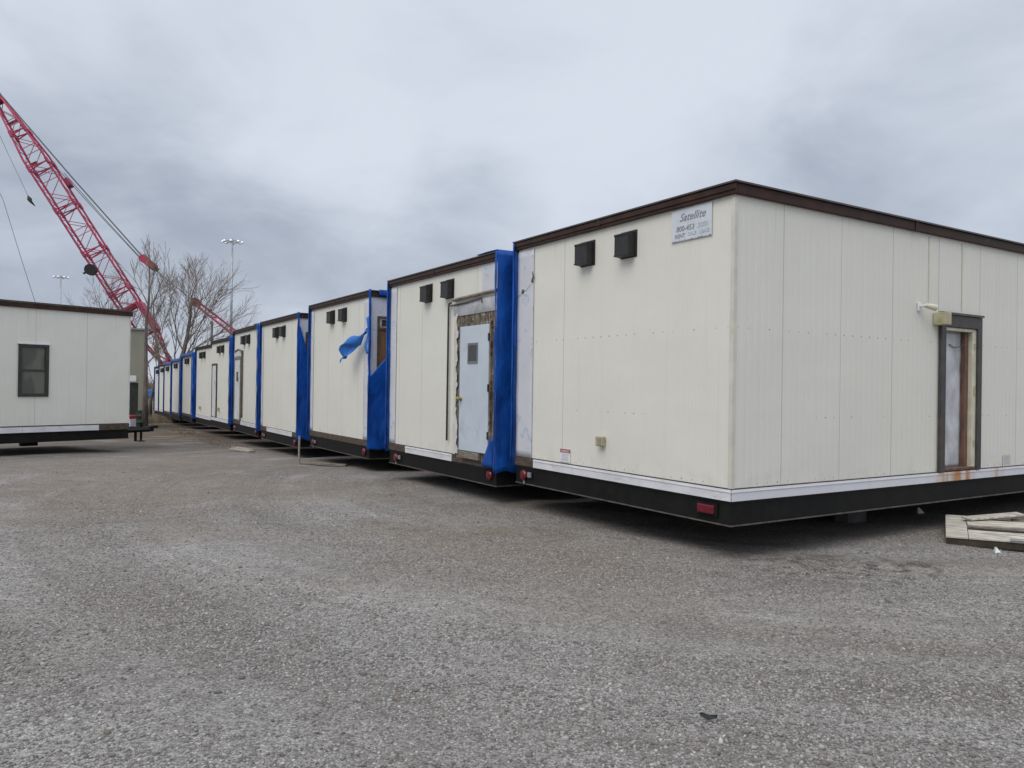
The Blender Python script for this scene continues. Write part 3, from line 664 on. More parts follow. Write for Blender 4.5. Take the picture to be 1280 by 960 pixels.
r7, P7 = trailer('cream modular trailer without blue strip, joined to the one with the dark-framed narrow door', 'modular_trailer', (-12.444, 32.17), D + .012, -1.458, 3.81, 14.,
    dict(hoods=(2.35, 1.60), trim=[(.1, 3.7)], seed=21., tarp_left=True, mat='cream2'))
MB().box(-.08, -.006, 2.48, 2.62, .25, .39).build('outlet_box', 'beige_plastic', r7, P7)
far = [(34.6, .97, -1.60, 'nearest of the three with blue tarp over the roof edge', True), (40.2, 1.30, -1.745, 'middle of the three with blue tarp over the roof edge', True),
       (44.95, 1.55, -1.85, 'farthest of the three with blue tarp over the roof edge', True), (48.9, 1.78, -1.885, 'second farthest in the row', False), (52.75, 2.0, -1.96, 'farthest in the row', False)]
for i, (u_, v_, zb_, lab, bt) in enumerate(far):
    trailer('cream modular trailer, ' + lab, 'modular_trailer', uv(u_, v_), D, zb_, 3.78, 13.,
        dict(hoods=(2.2, 1.5), trim=[] if i < 3 else [(.3, 3.5)], tarp='full' if i < 4 else None, lip=.35 if i < 3 else .1, seed=30. + i * 3, blue_top=bt, mat='cream2', lamps=[(.2, -.25, 'round'), (3.5, -.27, 'round')]))

# --- left office trailer, long wall towards the camera, drawbar at its right end
EZ = R(53.5); LX, LY = -10.35, 20.98; LG = gz(LX, LY); LW = 3.6; LL = 15.
lt_ = thing('office_trailer', 'pale grey office trailer at the left edge with a dark sash window and a drawbar', 'office trailer', (LX, LY, LG), EZ)
LP = (0, 0, -1.13 + CAMH - LG)
mb = MB(); a, b, z0, z1 = -2.70, -2.07, .735, 1.975
for (p, q, s_, e_) in ((-LL, a, 0, H), (a, b, z1, H), (a, b, 0, z0), (b, 0, 0, H)): corr(mb, 'side', p, q, s_, e_, per=.305, dep=.002)
mb.add([(0, 0, 0), (0, LW, 0), (0, LW, H), (0, 0, H)], [(0, 1, 2, 3)]); mb.add([(-LL, LW, 0), (0, LW, 0), (0, LW, H), (-LL, LW, H)], [(3, 2, 1, 0)]); mb.add([(-LL, 0, 0), (-LL, LW, 0), (-LL, LW, H), (-LL, 0, H)], [(0, 1, 2, 3)])
mb.build('wall', 'grey_siding', lt_, LP)
MB().box(-LL, -.002, .002, LW, -.12, -.003).build('floor_deck', 'floor_dark', lt_, LP)
MB().box(-LL, .03, -.03, LW + .03, H + .10, H + .12).build('roof', 'roof', lt_, LP)
fs_ = MB().box(-LL, .05, -.05, -.001, H - .02, H + .099); fs_.box(.001, .05, -.001, LW + .03, H - .02, H + .099); fs_ = fs_.build('roof_fascia', 'fascia', lt_, LP, bevel=.006)
MB().box(-LL, .075, -.075, LW, H + .121, H + .135).build('drip_edge', 'drip', fs_)
MB().box(.001, .006, -.006, .03, 0, H - .022).build('corner_trim', 'trim_white', lt_, LP)
MB().box(-LL, -.001, -.014, -.001, -.17, -.004).build('sill_board', 'brown_board', lt_, LP)
for (p, q) in ((-LL, -2.62), (-2.615, -.8)): MB().box(p, q, -.028, -.015, -.165, -.03).build('sill_trim', 'trim_white', lt_, LP, bevel=.002)
ch = MB().box(-LL, 0, .02, .09, -.40, -.172); ch.box(-LL, 0, LW - .09, LW - .02, -.40, -.172); ch.box(-.09, 0, .09, LW - .09, -.36, -.13); ch = ch.build('chassis', 'black_steel', lt_, LP)
MB().box(-LL, .01, .0, .11, -.415, -.401).build('frame_flange', 'black_steel', ch)
# A-frame drawbar at the centre of the end
mb = MB()
for sgn in (-1, 1): mb.tube([(-.3, LW / 2 + sgn * .95, -.27), (1.5, LW / 2 + sgn * .10, -.30)], .075, 4)
mb.box(1.38, 1.62, LW / 2 - .13, LW / 2 + .13, -.36, -.22); mb.box(1.62, 1.80, LW / 2 - .05, LW / 2 + .05, -.27, -.20)
db = mb.build('drawbar', 'black_steel', lt_, LP)
mb = MB().tube([(1.30, LW / 2, -.62), (1.30, LW / 2, -.12)], .035, 8); mb.box(1.22, 1.38, LW / 2 - .08, LW / 2 + .08, -.66, -.63); mb.box(1.2, 1.42, LW / 2 - .015, LW / 2 + .015, -.12, -.10); mb.build('jack', 'black_steel', db)
MB().tube([(.95, LW / 2 - .35, -.62), (.95, LW / 2 - .35, -.3)], .04, 8).build('jack', 'black_steel', db)
MB().box(.0, .30, .55, .66, -.10, -.05).build('bracket', 'black_steel', ch)
# window
MB().box(a - .1, b + .1, .16, .18, z0 - .1, z1 + .1).build('interior_panel', 'blind', lt_, LP)
wf = MB().box(a - .03, b + .03, -.03, .02, z1 - .055, z1 + .02); wf.box(a - .03, b + .03, -.03, .02, z0 - .02, z0 + .055); wf.box(a - .03, a + .05, -.03, .02, z0 + .055, z1 - .055); wf.box(b - .05, b + .03, -.03, .02, z0 + .055, z1 - .055)
wf.box(a + .05, b - .05, -.025, .02, 1.335, 1.385); wf = wf.build('window', 'bronze', lt_, LP, bevel=.004)
MB().box(a + .04, b - .04, .012, .022, 1.36, z1 - .04).build('pane', 'pane', wf)
MB().box(a + .04, b - .04, .000, .010, z0 + .04, 1.34).build('pane', 'pane', wf)
MB().grid(lambda u, s: (a + .06 + u * .52, .05 + .02 * math.sin(u * 18), z1 - .06 - s * (.28 + .26 * abs(u - .45) + .05 * math.sin(u * 7))), 8, 4).build('curtain', 'curtain', wf)
MB().box(a - .05, b + .05, -.04, -.002, z1 + .022, z1 + .045).build('window_head', 'trim_white', wf)
for bx in (-1.6, -5.2, -9.):
    MB().box(bx, bx + .4, 2.6, 2.8, -.70, -.13).build('support_block', 'pallet_dark', lt_, LP)

# ------------------------------------------------------------------ ground objects by the trailers
pal = thing('wood_pallet', 'broken pale wooden pallet lying on the gravel beside the near trailer', 'pallet', (4.97, 8.84, gz(4.97, 8.84)), AZ - R(90))
pal.rotation_euler = (R(3.5), R(-1), R(-29))
# local x runs towards the camera-right, local y runs away along the trailer
for (y0, y1) in ((.0, .05), (.58, .63), (1.15, 1.2)): MB().box(.0, 1.5, y0, y1, -.01, .072).build('runner', 'pallet_dark', pal, bevel=.003)
rr_ = random.Random(3)
def board(x0, x1, y0, y1, z, rot=0., mat='pallet_top', name='deck_board', t_=.022, tilt=0.):
    cx_, cy_ = (x0 + x1) / 2, (y0 + y1) / 2
    m4 = Matrix.Translation((cx_, cy_, z)) @ Matrix.Rotation(rot, 4, 'Z') @ Matrix.Rotation(tilt, 4, 'Y')
    return MB().box(x0 - cx_, x1 - cx_, y0 - cy_, y1 - cy_, 0, t_, m4).build(name, mat, pal, bevel=.003)
board(.0, .22, -.01, 1.21, .074)
board(.225, 1.5, -.012, .24, .074)
board(.225, 1.5, .27, .40, .074, .0)
board(.225, 1.5, .62, .92, .098, .02, tilt=-.01)
board(.16, .86, .93, 1.09, .14, .55, tilt=-.04)
board(.7, 1.5, 1.08, 1.2, .074, .0, 'grey_wood')
board(.3, 1.45, .43, .56, .02, .03, 'red_wood', 'broken_board')
board(.62, .95, -.03, .06, .1, .03, 'galv', 'metal_strip', .006)
for (px_, py_, s_, lab) in ((5.86, 11.12, .075, 'small white paper scrap on the gravel under the near trailer side wall'), (5.30, 8.46, .055, 'crumpled white paper scrap against the front edge of the pallet')):
    vs = [(-1, -.6, 0), (.9, -.5, 0), (.1, .7, 0), (-.4, -.1, 1.15), (.35, .1, .95)]
    sc = MB().add([(x_ * s_, y_ * s_, z_ * s_) for x_, y_, z_ in vs], [(0, 1, 4, 3), (1, 2, 4), (2, 0, 3, 4), (0, 2, 1)]).build('paper_scrap', 'paper', None, (px_, py_, gz(px_, py_) + .004), rz=.4)
    tag(sc, lab, 'litter', 'white paper scraps on the gravel')
pl = MB().grid(lambda u, s: ((u - .5) * .085, (s - .5) * .03 * math.sin(math.pi * min(.98, u * .9 + .08)), .016 + .03 * (s - .3) ** 2 + .025 * abs(u - .5)), 10, 5).build('bark_scrap', 'scrap', None, (1.035, 3.99, gz(1.035, 3.99)), solid=.005, rz=-.35)
tag(pl, 'thin black curled scrap lying alone on the foreground gravel', 'scrap')
def plank(x0, y0, x1, y1, w, lab, mat='plank', h=.04):
    L_ = math.hypot(x1 - x0, y1 - y0); a_ = math.atan2(y1 - y0, x1 - x0)
    ob = MB().box(0, L_, -w / 2, w / 2, 0, h).build('loose_plank', mat, None, (x0, y0, max(gz(x0, y0), gz(x1, y1)) + .004), bevel=.004, rz=a_)
    return tag(ob, lab, 'plank', 'loose planks lying beside the trailer row')
plank(-8.2, 23.0, -7.4, 22.1, .22, 'farther of two pale planks on the gravel below the trailer with the small door window')
plank(-7.95, 22.1, -7.15, 21.4, .20, 'nearer of two pale planks on the gravel below the trailer with the small door window')
plank(-4.75, 17.5, -3.6, 17.05, .14, 'grey board lying on the gravel at the foot of the thin stake', 'grey_wood')
sx_, sy_ = -4.92, 18.0
sk = MB().tube([(0, 0, -.02), (.0, .02, .62)], .022, 4).build('wooden_stake', 'plank', None, (sx_, sy_, gz(sx_, sy_)))
tag(sk, 'thin pale wooden stake standing upright before the blue tarp corner', 'stake')

# ------------------------------------------------------------------ crane
FOOT = Vector((-33.3, 75., 1.6 + CAMH)); TIP = Vector((-48.3, 72., 26.3 + CAMH))
cr = thing('crawler_crane', 'red lattice boom crawler crane rising behind the trailers', 'crane', (-27.5, 75.5, gz(-27.5, 75.5)))
CI = Matrix.Translation(-Vector(cr.location))
def cl(p): return tuple(CI @ Vector(p))
ax = (TIP - FOOT); LEN = ax.length; ax.normalize()
wv = Vector((ax.y, -ax.x, 0)).normalized(); wv = -wv if wv.y < 0 else wv
dv = ax.cross(wv).normalized(); dv = -dv if dv.x < 0 else dv    # towards upper right
def half(s):
    if s < 3.6: return .28 + (.92 - .28) * s / 3.6
    if s > LEN - 6.5: return .92 - (.92 - .30) * (s - (LEN - 6.5)) / 6.5
    return .92
def bp(s, i, j): h_ = half(s); return FOOT + ax * s + wv * (h_ * i) + dv * (h_ * .98 * j)
mb = MB()
for i in (-1, 1):
    for j in (-1, 1): mb.tube([cl(bp(s_, i, j)) for s_ in (0, 3.6, LEN - 6.5, LEN)], .095, 8)
boom = mb.build('boom', 'boom_red', cr, smooth=True)
mb = MB(); s_ = .3; k = 0
while s_ < LEN - 1.2:
    e_ = min(s_ + 1.45, LEN - .3)
    for (p, q) in (((-1, -1), (-1, 1)), ((1, -1), (1, 1)), ((-1, -1), (1, -1)), ((-1, 1), (1, 1))):
        a_, b_ = (p, q) if k % 2 else (q, p)
        mb.tube([cl(bp(s_, *a_)), cl(bp(e_, *b_))], .034, 5, False)
        if k % 2 == 0: mb.tube([cl(bp(s_, *p)), cl(bp(s_, *q))], .034, 5, False)
    s_ = e_; k += 1
lc = mb.build('lacing', 'boom_red', boom)
mb = MB()
for s_ in (3.6, 8.2, 12.6, 17.2, 21.6, 25.2):
    for ds in (-.14, .14):
        for (p, q) in (((-1, -1), (-1, 1)), ((1, -1), (1, 1)), ((-1, -1), (1, -1)), ((-1, 1), (1, 1))): mb.tube([cl(bp(s_ + ds, *p)), cl(bp(s_ + ds * -.2, *q))], .06, 6)
    for i in (-1, 1):
        for j in (-1, 1): mb.tube([cl(bp(s_ - .3, i, j)), cl(bp(s_ + .3, i, j))], .14, 8)
    mb.build('section_joint', 'boom_red', boom); mb = MB()
# lower box of the boom butt
def obox(mb, c_, e1, e2, e3):
    c_ = Vector(c_); vs = [c_ + e1 * i + e2 * j + e3 * k_ for k_ in (-1, 1) for (i, j) in ((-1, -1), (1, -1), (1, 1), (-1, 1))]
    mb.add([cl(v_) for v_ in vs], [(0, 3, 2, 1), (4, 5, 6, 7), (0, 1, 5, 4), (1, 2, 6, 5), (2, 3, 7, 6), (3, 0, 4, 7)])
mb = MB(); obox(mb, FOOT + ax * 4.9 + dv * .9, ax * 1.5, wv * .97, dv * .22); mb.build('butt_plate', 'boom_red', boom); mb = MB(); obox(mb, FOOT + ax * .1, ax * .35, wv * .4, dv * .3)
mb.build('butt_plate', 'boom_red', boom)
mb = MB(); obox(mb, FOOT + ax * 6.4, ax * .12, wv * .9, dv * .9); mb.build('diaphragm', 'boom_red', boom)
# head
mb = MB(); obox(mb, TIP + ax * .1, ax * .75, wv * .42, dv * .38); mb.build('boom_head', 'dark_red', boom)
mb = MB()
for i in (-.5, 0, .5):
    c_ = TIP + ax * .75 + dv * .1
    mb.tube([cl(c_ + wv * (i * .5 - .05)), cl(c_ + wv * (i * .5 + .05))], .42, 14)
mb.build('head_sheave', 'dark_red', boom)
JT = TIP + ax * 1.2 + Vector((-3.4, -.6, -.6))
mb = MB(); 
for i in (-1, 1): mb.tube([cl(TIP + ax * .4 + wv * .3 * i), cl(JT)], .06, 6)
mb.tube([cl(JT - wv * .12), cl(JT + wv * .12)], .3, 12); mb.build('tip_extension', 'boom_red', boom)
# pendants: spreader, cables
SPR = Vector((-35.3, 74.6, 11.55 + CAMH)); GAN = Vector((-30.69, 75., 7.7 + CAMH)); GB = Vector((-24.6, 75.3, 3.0 + CAMH))
pe = []
for i in (-1, 1):
    pe.append(([TIP + ax * .2 + dv * .35 + wv * .35 * i, SPR + wv * .35 * i + Vector((-.35, 0, .35))], .032))
    pe.append(([bp(LEN - 8.4, i, 1) + dv * .35, SPR + wv * .3 * i + Vector((-.5, 0, .15))], .032))
for i in (-1, -.33, .33, 1):
    pe.append(([SPR + wv * .3 * i + Vector((.5, 0, -.6)), GAN + wv * .35 * i], .022))
mb = MB()
for pts, r_ in pe:
    a_, b_ = pts; mid = (a_ + b_) / 2 - Vector((0, 0, (b_ - a_).length * .006)); mb.tube([cl(a_), cl(mid), cl(b_)], r_, 5)
mb.build('pendant_cables', 'cable', cr)
mb = MB(); dd = (GAN - SPR).normalized(); nn = dd.cross(wv).normalized()
obox(mb, SPR + dd * .1, dd * .55, wv * .45, nn * .32); mb.tube([cl(SPR - dd * .35 - wv * .5), cl(SPR - dd * .35 + wv * .5)], .38, 12)
sp_ = mb.build('bridle_block', 'boom_red', cr)
mb = MB(); mb.tube([cl(SPR + dd * .75 - wv * .42), cl(SPR + dd * .75 + wv * .42)], .36, 12); obox(mb, SPR + dd * .95, dd * .35, wv * .3, nn * .2); mb.build('block_sheave', 'dark_red', sp_)
# gantry mast
pn = (GB - GAN).cross(wv).normalized()
mb = MB()
for i in (-1, 1): mb.tube([cl(GAN + wv * .35 * i + pn * .17 * i), cl(GB + wv * 1.1 * i + pn * .2 * i)], .115, 6)
g2 = (GB - GAN)
for f_ in (.3, .55, .8): mb.tube([cl(GAN + g2 * f_ + wv * (.35 + .75 * f_)), cl(GAN + g2 * f_ - wv * (.35 + .75 * f_))], .07, 6)
gn = mb.build('gantry_mast', 'boom_red', cr)
mb = MB().tube([cl(GAN - wv * .5), cl(GAN + wv * .5)], .42, 12); mb.build('mast_sheave', 'dark_red', gn)
# fittings on the boom
mb = MB(); c_ = bp(11.0, -1, -1) - dv * .15; mb.tube([cl(c_ - wv * .35), cl(c_ + wv * .25)], .52, 18); mb.tube([cl(c_ - dv * .2 - wv * .1), cl(c_ - dv * .75 - wv * .1)], .1, 8); mb.build('sheave_block', 'scrap', boom)
mb = MB(); c_ = bp(19.6, 1, 1) + dv * .2; obox(mb, c_, ax * .38, wv * .5, dv * .22); mb.build('guide_bracket', 'boom_red', boom)
mb = MB(); obox(mb, bp(26.6, 1, 1) * .5 + bp(26.6, 1, -1) * .5, ax * .12, wv * .05, dv * .55); obox(mb, bp(22.6, 1, -1) + dv * .3, ax * .12, wv * .05, dv * .3); mb.build('step_bracket', 'dark_red', boom)
# tag lines
def uray(px, py, d):   # world point on the sight line of a pixel at ground distance d
    f, p, ro = 969.2486, .0035, .0146
    xr = (px - 640) / f; zr = (480 - py) / f
    zc = xr * math.sin(ro) + zr * math.cos(ro); x_ = xr * math.cos(ro) - zr * math.sin(ro)
    v = Vector((x_, math.cos(p) - zc * math.sin(p), math.sin(p) + zc * math.cos(p)))
    v *= d / v.y; v.z += CAMH; return v
A1 = uray(37, 249, 70.); A2 = uray(80, 500, 70.); A2.z = gz(A2.x, A2.y) + .05
mb = MB(); m1 = uray(10, 192, 71.)
mb.tube([cl(JT), cl(uray(-10, 148, 71.5)), cl(m1), cl(A1)], .024, 5); mb.tube([cl(JT), cl(uray(4, 250, 71.)), cl(uray(27, 325, 70.5)), cl(uray(48, 390, 70.)), cl(A2)], .024, 5)
hl = mb.build('hoist_line', 'cable', cr)
dd1 = (A1 - m1).normalized()
mb = MB().tube([cl(A1 - dd1 * .4), cl(A1), cl(A1 + dd1 * .25), cl(A1 + dd1 * .9 + Vector((.15, 0, .1)))], [.05, .2, .13, .03], 8); mb.build('hook', 'scrap', hl, smooth=True)
# upperworks and tracks behind the trailer row
bx = thing
def wbox(mb, x0, x1, y0, y1, z0, z1): mb.box(x0 + 27.5, x1 + 27.5, y0 - 75.5, y1 - 75.5, z0, z1)
mb = MB(); wbox(mb, -32.2, -24.2, 73.9, 77.1, 1.25, 3.3); wbox(mb, -30.5, -25., 74.1, 76.9, 3.303, 3.9); mb.build('machinery_house', 'crane_body', cr, bevel=.08)
mb = MB(); wbox(mb, -24.19, -22.6, 73.7, 77.3, 1.3, 3.2); mb.build('counterweight', 'dark_red', cr, bevel=.1)
mb = MB(); wbox(mb, -33.6, -32.21, 73.9, 75.1, 1.4, 3.5); cb = mb.build('cab', 'crane_body', cr, bevel=.08)
mb = MB(); wbox(mb, -33.63, -33.602, 74.0, 75.0, 2.2, 3.3); wbox(mb, -33.4, -32.4, 73.87, 73.898, 2.2, 3.3); mb.build('cab_window', 'glass_dark', cb)
for yy_ in (72.6, 77.4):
    mb = MB(); prof = []
    xs_ = [-32.6, -24.4]
    out = [(-32.6 + math.cos(a_) * .55, .55 + math.sin(a_) * .55) for a_ in np.linspace(math.pi / 2, 3 * math.pi / 2, 9)] + [(-24.4 + math.cos(a_) * .55, .55 + math.sin(a_) * .55) for a_ in np.linspace(-math.pi / 2, math.pi / 2, 9)]
    n_ = len(out); vs = [(x_ + 27.5, yy_ - .5 - 75.5, z_) for x_, z_ in out] + [(x_ + 27.5, yy_ + .5 - 75.5, z_) for x_, z_ in out]
    mb.add(vs, [tuple(range(n_)), tuple(range(2 * n_ - 1, n_ - 1, -1))] + [(i, i + n_, (i + 1) % n_ + n_, (i + 1) % n_) for i in range(n_)])
    mb.build('crawler_track', 'tyre', cr)
mb = MB(); mb.lathe([(1.3, .6), (1.3, 1.24)], (-1., 0, 0), 20); mb.box(-2.2, .2, -3., 3., .35, .75); mb.build('turntable', 'dark_red', cr)

# ------------------------------------------------------------------ bare trees
def tree(label, base, trunk_pts, r0, seed, spread, limbs, lenscale, depth=5, group='bare trees behind the trailers', up=.35, ang=(.28, .7), thin=.72):
    rg = random.Random(seed)
    root = thing('bare_tree', label, 'tree', (base[0], base[1], gz(base[0], base[1])), 0, group)
    tb = MB(); cb_ = MB()
    n_ = len(trunk_pts); rad = [r0 * (1 - .72 * i / (n_ - 1)) for i in range(n_)]
    rad[0] *= 1.35
    tb.tube(trunk_pts, rad, 9)
    tb.build('trunk', 'bark', root, smooth=True)
    def grow(p, d, L_, r_, lev):
        k_ = 4 if lev < 2 else 3
        pts = [p]; q = Vector(p); dd_ = Vector(d)
        for i in range(k_):
            dd_ = (dd_ + Vector((rg.gauss(0, .13), rg.gauss(0, .13), rg.gauss(up * .28, .10)))).normalized()
            q = q + dd_ * (L_ / k_); pts.append(q.copy())
        cb_.tube(pts, [max(.009, r_ * (1 - .6 * i / k_)) for i in range(k_ + 1)], 5 if lev < 2 else 3, False)
        if lev >= depth: return
        nch = rg.choice((3, 3, 4)) if lev < depth - 1 else rg.choice((4, 5, 5))
        for c_ in range(nch):
            f_ = .35 + .65 * (c_ + rg.random() * .8) / nch; f_ = min(f_, 1.)
            i_ = min(int(f_ * k_), k_ - 1); bpnt = pts[i_].lerp(pts[i_ + 1], f_ * k_ - i_)
            a_ = rg.uniform(*ang); phi = rg.uniform(0, 6.283)
            s1 = dd_.cross(Vector((.3, .5, .8))).normalized(); s2 = dd_.cross(s1)
            nd = (dd_ * math.cos(a_) + (s1 * math.cos(phi) + s2 * math.sin(phi)) * math.sin(a_)).normalized()
            grow(bpnt, nd, L_ * rg.uniform(.52, .74), r_ * rg.uniform(.42, .58), lev + 1)
        grow(pts[-1], dd_, L_ * .62, r_ * .45, lev + 1)
    for (f_, dx_, dy_, dz_, L_) in limbs:
        k_ = f_ * (n_ - 1); i_ = min(int(k_), n_ - 2)
        p = Vector(trunk_pts[i_]).lerp(Vector(trunk_pts[i_ + 1]), k_ - i_)
        grow(p, Vector((dx_, dy_, dz_)).normalized(), L_ * lenscale, r0 * (.62 - .32 * f_) * thin, 1)
    cb_.build('branches', 'twig', root)
    return root
# the big one: leans right, splits low
tree('large bare tree with a forked leaning trunk right of the crane boom', (-29.4, 66.), [(0, 0, -.1), (.25, 0, 1.4), (.65, 0, 2.8), (1.1, 0, 4.2), (1.4, .1, 5.4), (1.65, .2, 6.8), (1.85, .2, 8.4), (1.95, .2, 10.)], .30, 11, 1.,
     [(.28, .8, .2, .85, 3.6), (.36, -.45, .3, .9, 3.2), (.42, .75, -.3, .7, 4.2), (.45, .15, -.3, 1., 4.6), (.50, .45, .5, 1.2, 4.4), (.56, -.4, -.4, 1.2, 3.6), (.60, .55, -.3, 1.0, 3.8), (.68, -.2, .4, 1.3, 3.0), (.74, .4, .3, 1.2, 3.2), (.85, .1, -.4, 1.2, 2.4), (.92, -.3, .2, 1., 1.9), (1., .1, 0, 1, 1.8), (.36, .95, .5, .36, 4.2), (.3, .9, -.4, .3, 3.6), (.5, .9, -.2, .5, 3.8), (.4, -.6, -.3, .7, 2.8)], 1., 4, up=.26, ang=(.28, .7), thin=.56)
tree('slim bare tree rising straight past the edge of the beige shed', (-17.87, 37.8), [(0, 0, -.1), (.02, 0, 1.8), (.0, 0, 3.5), (.0, 0, 5.2), (.1, 0, 6.2), (.12, 0, 7.3)], .125, 23, 1.,
     [(.70, .45, .2, 1.2, 1.8), (.76, -.5, .2, 1.1, 1.7), (.86, .4, -.2, 1.3, 1.3), (1., .1, 0, 1., 1.1), (.35, .8, .1, .55, 1.0)], 1., 3)
tree('bare tree with a thin reddish-brown trunk leaning left behind the boom', (-28.9, 64.2), [(0, 0, -.1), (-.1, 0, 2.2), (-.35, 0, 4.6), (-.75, 0, 6.8), (-.9, 0, 9.)], .17, 31, 1.,
     [(.5, -.6, .1, 1., 2.6), (.6, .5, .1, 1.1, 2.4), (.75, -.5, -.2, 1.2, 2.6), (.85, .4, .2, 1.1, 2.2), (1., 0, 0, 1, 2.2)], 1., 4)
tree('wide bare tree behind the left office trailer, crossed by the boom', (-38.6, 73.5), [(0, 0, -.1), (-.1, 0, 2.5), (.1, 0, 4.6), (.0, 0, 6.2), (.1, 0, 7.6)], .26, 43, 1.,
     [(.45, -1, .2, .35, 3.6), (.5, .8, .1, .7, 3.4), (.62, -.9, -.3, .5, 3.8), (.7, .6, .3, .9, 3.4), (.8, -.7, .2, .8, 3.2), (.9, .4, -.2, .9, 2.8), (1., -.2, 0, 1, 2.6)], .95, 4, up=.2, ang=(.3, .75))
tree('short leaning bare sapling at the far end of the trailer row', (-26.6, 57.), [(0, 0, -.1), (.05, 0, 1.2), (.3, 0, 2.4), (.45, 0, 3.4)], .15, 57, 1.,
     [(.7, -.7, 0, .8, 1.6), (.85, .6, 0, 1., 1.4), (1., .1, 0, 1, 1.2)], 1., 4)

# ------------------------------------------------------------------ light masts, pole, shed, far things
def mast(label, x, y, h):
    root = thing('light_mast', label, 'light mast', (x, y, gz(x, y)), 0, 'high light masts in the distance')
    MB().tube([(0, 0, -.2), (0, 0, h * .5), (0, 0, h + .6)], [.36, .24, .15], 10).build('pole', 'galv', root, smooth=True)
    mb = MB(); rr2 = 1.45
    pts = [(rr2 * math.cos(a_), rr2 * math.sin(a_), h) for a_ in np.linspace(0, 2 * math.pi, 25)]
    mb.tube(pts, .07, 5)
    for a_ in np.linspace(0, math.pi, 4)[:-1]: mb.tube([(-rr2 * math.cos(a_), -rr2 * math.sin(a_), h), (rr2 * math.cos(a_), rr2 * math.sin(a_), h)], .06, 5)
    mb.build('lamp_ring', 'galv', root)
    for k_ in range(8):
        a_ = 2 * math.pi * k_ / 8 + .2
        MB().lathe([(.05, .22), (.15, .19), (.26, .04), (.31, -.12), (.31, -.17)], ((rr2 + .35) * math.cos(a_), (rr2 + .35) * math.sin(a_), h - .05), 10).build('floodlight', 'lamp_shade', root, smooth=True)
    return root
m = uray(290.5, 302, 150.); mast('tall light mast with a ring of lamps right of the large bare tree', m.x, m.y, m.z - gz(m.x, m.y))
m = uray(76, 346.5, 205.); mast('light mast with a ring of lamps just above the left office trailer roof', m.x, m.y, m.z - gz(m.x, m.y))
p = uray(265, 402, 82.); up_ = thing('utility_pole', 'dark utility pole top showing above the trailer roofs below the crane mast', 'utility pole', (p.x, p.y, gz(p.x, p.y)))
MB().tube([(0, 0, -.1), (.02, 0, p.z - gz(p.x, p.y))], [.17, .12], 8).build('pole', 'bark', up_, smooth=True)
MB().tube([(0, -.1, p.z + .6), (0, .1, p.z + .6)], .1, 8).build('insulator', 'galv', up_)
# beige shed
sh = thing('equipment_shed', 'tall beige metal shed with a dark doorway behind the left office trailer', 'shed', (-19.0, 39.2, gz(-19.0, 39.2)), R(27)); sh.scale = (.85, .85, 1)
Zs = 2.60 + CAMH - gz(-19., 39.2)
mb = MB()
for (x0, x1, z0, z1) in ((-2.4, -.62, 0, Zs), (-.62, .12, 2.25, Zs), (-.62, .12, 0, .02), (.12, .52, 0, Zs)): mb.box(x0, x1, 0, .06, z0, z1)
mb.box(.46, .52, .06, 3., 0, Zs); mb.box(-2.4, -2.34, .06, 3., 0, Zs); mb.box(-2.34, .46, 2.94, 3., 0, Zs)
mb.build('wall', 'shed', sh)
MB().box(-2.5, .6, -.1, 3.1, Zs + .002, Zs + .08).build('roof', 'shed_trim', sh)
MB().box(.36, .56, -.04, -.002, 0, Zs - .01).build('corner_post', 'shed_trim', sh)
MB().box(-.62, .12, .07, .10, .03, 2.24).build('doorway', 'dark_open', sh)
MB().box(-.6, .0, -.03, -.002, 2.32, 2.62).build('sign_plate', 'white_plastic', sh)
q = uray(174, 505, 38.); bar = thing('oil_drum', 'dark green drum in front of the beige shed', 'drum', (q.x, 38.3, gz(q.x, 38.3)))
MB().lathe([(.27, 0), (.29, .02), (.28, .05), (.28, .28), (.295, .30), (.28, .32), (.28, .58), (.295, .6), (.28, .62), (.28, .86), (.29, .88), (.25, .885)], (0, 0, 0), 16).build('drum_shell', 'green_barrel', bar, smooth=True)
MB().lathe([(.05, .886), (.05, .91)], (.12, 0, 0), 8).build('drum_cap', 'galv', bar)
q = uray(167.5, 502, 37.); bn = thing('red_bin', 'red and white container half hidden by the office trailer', 'container', (q.x, 37., gz(q.x, 37.)))
MB().box(-.5, -.02, -.3, .3, .08, .5).build('bin_body', 'white_paint', bn, bevel=.03)
MB().box(-.52, .0, -.32, .32, .502, .66).build('bin_lid', 'crane_body', bn, bevel=.03)
for sx__ in (-.46, -.12): MB().box(sx__, sx__ + .06, -.25, .25, 0, .079).build('foot', 'black_steel', bn)
q = uray(188.5, 500, 112.); tk = thing('parked_truck', 'small blue and white truck far beyond the end of the row', 'truck', (q.x, q.y, gz(q.x, q.y)), R(15))
MB().box(-.6, 1.6, -1., 1., .5, 1.5).build('truck_body', 'blue_paint', tk, bevel=.08)
cb2 = MB().box(-2.3, -.62, -.95, .95, .5, 2.2).build('cab', 'white_paint', tk, bevel=.15)
MB().box(-2.1, -.8, -.97, -.952, 1.4, 2.0).build('cab_window', 'glass_dark', cb2)
for x_ in (-1.6, .9):
    for y_ in (-1.02, .8): MB().lathe([(.2, 0), (.4, .02), (.42, .1), (.4, .2), (.2, .22)], (x_, y_, .42), 14, 'y').build('wheel', 'tyre', tk)

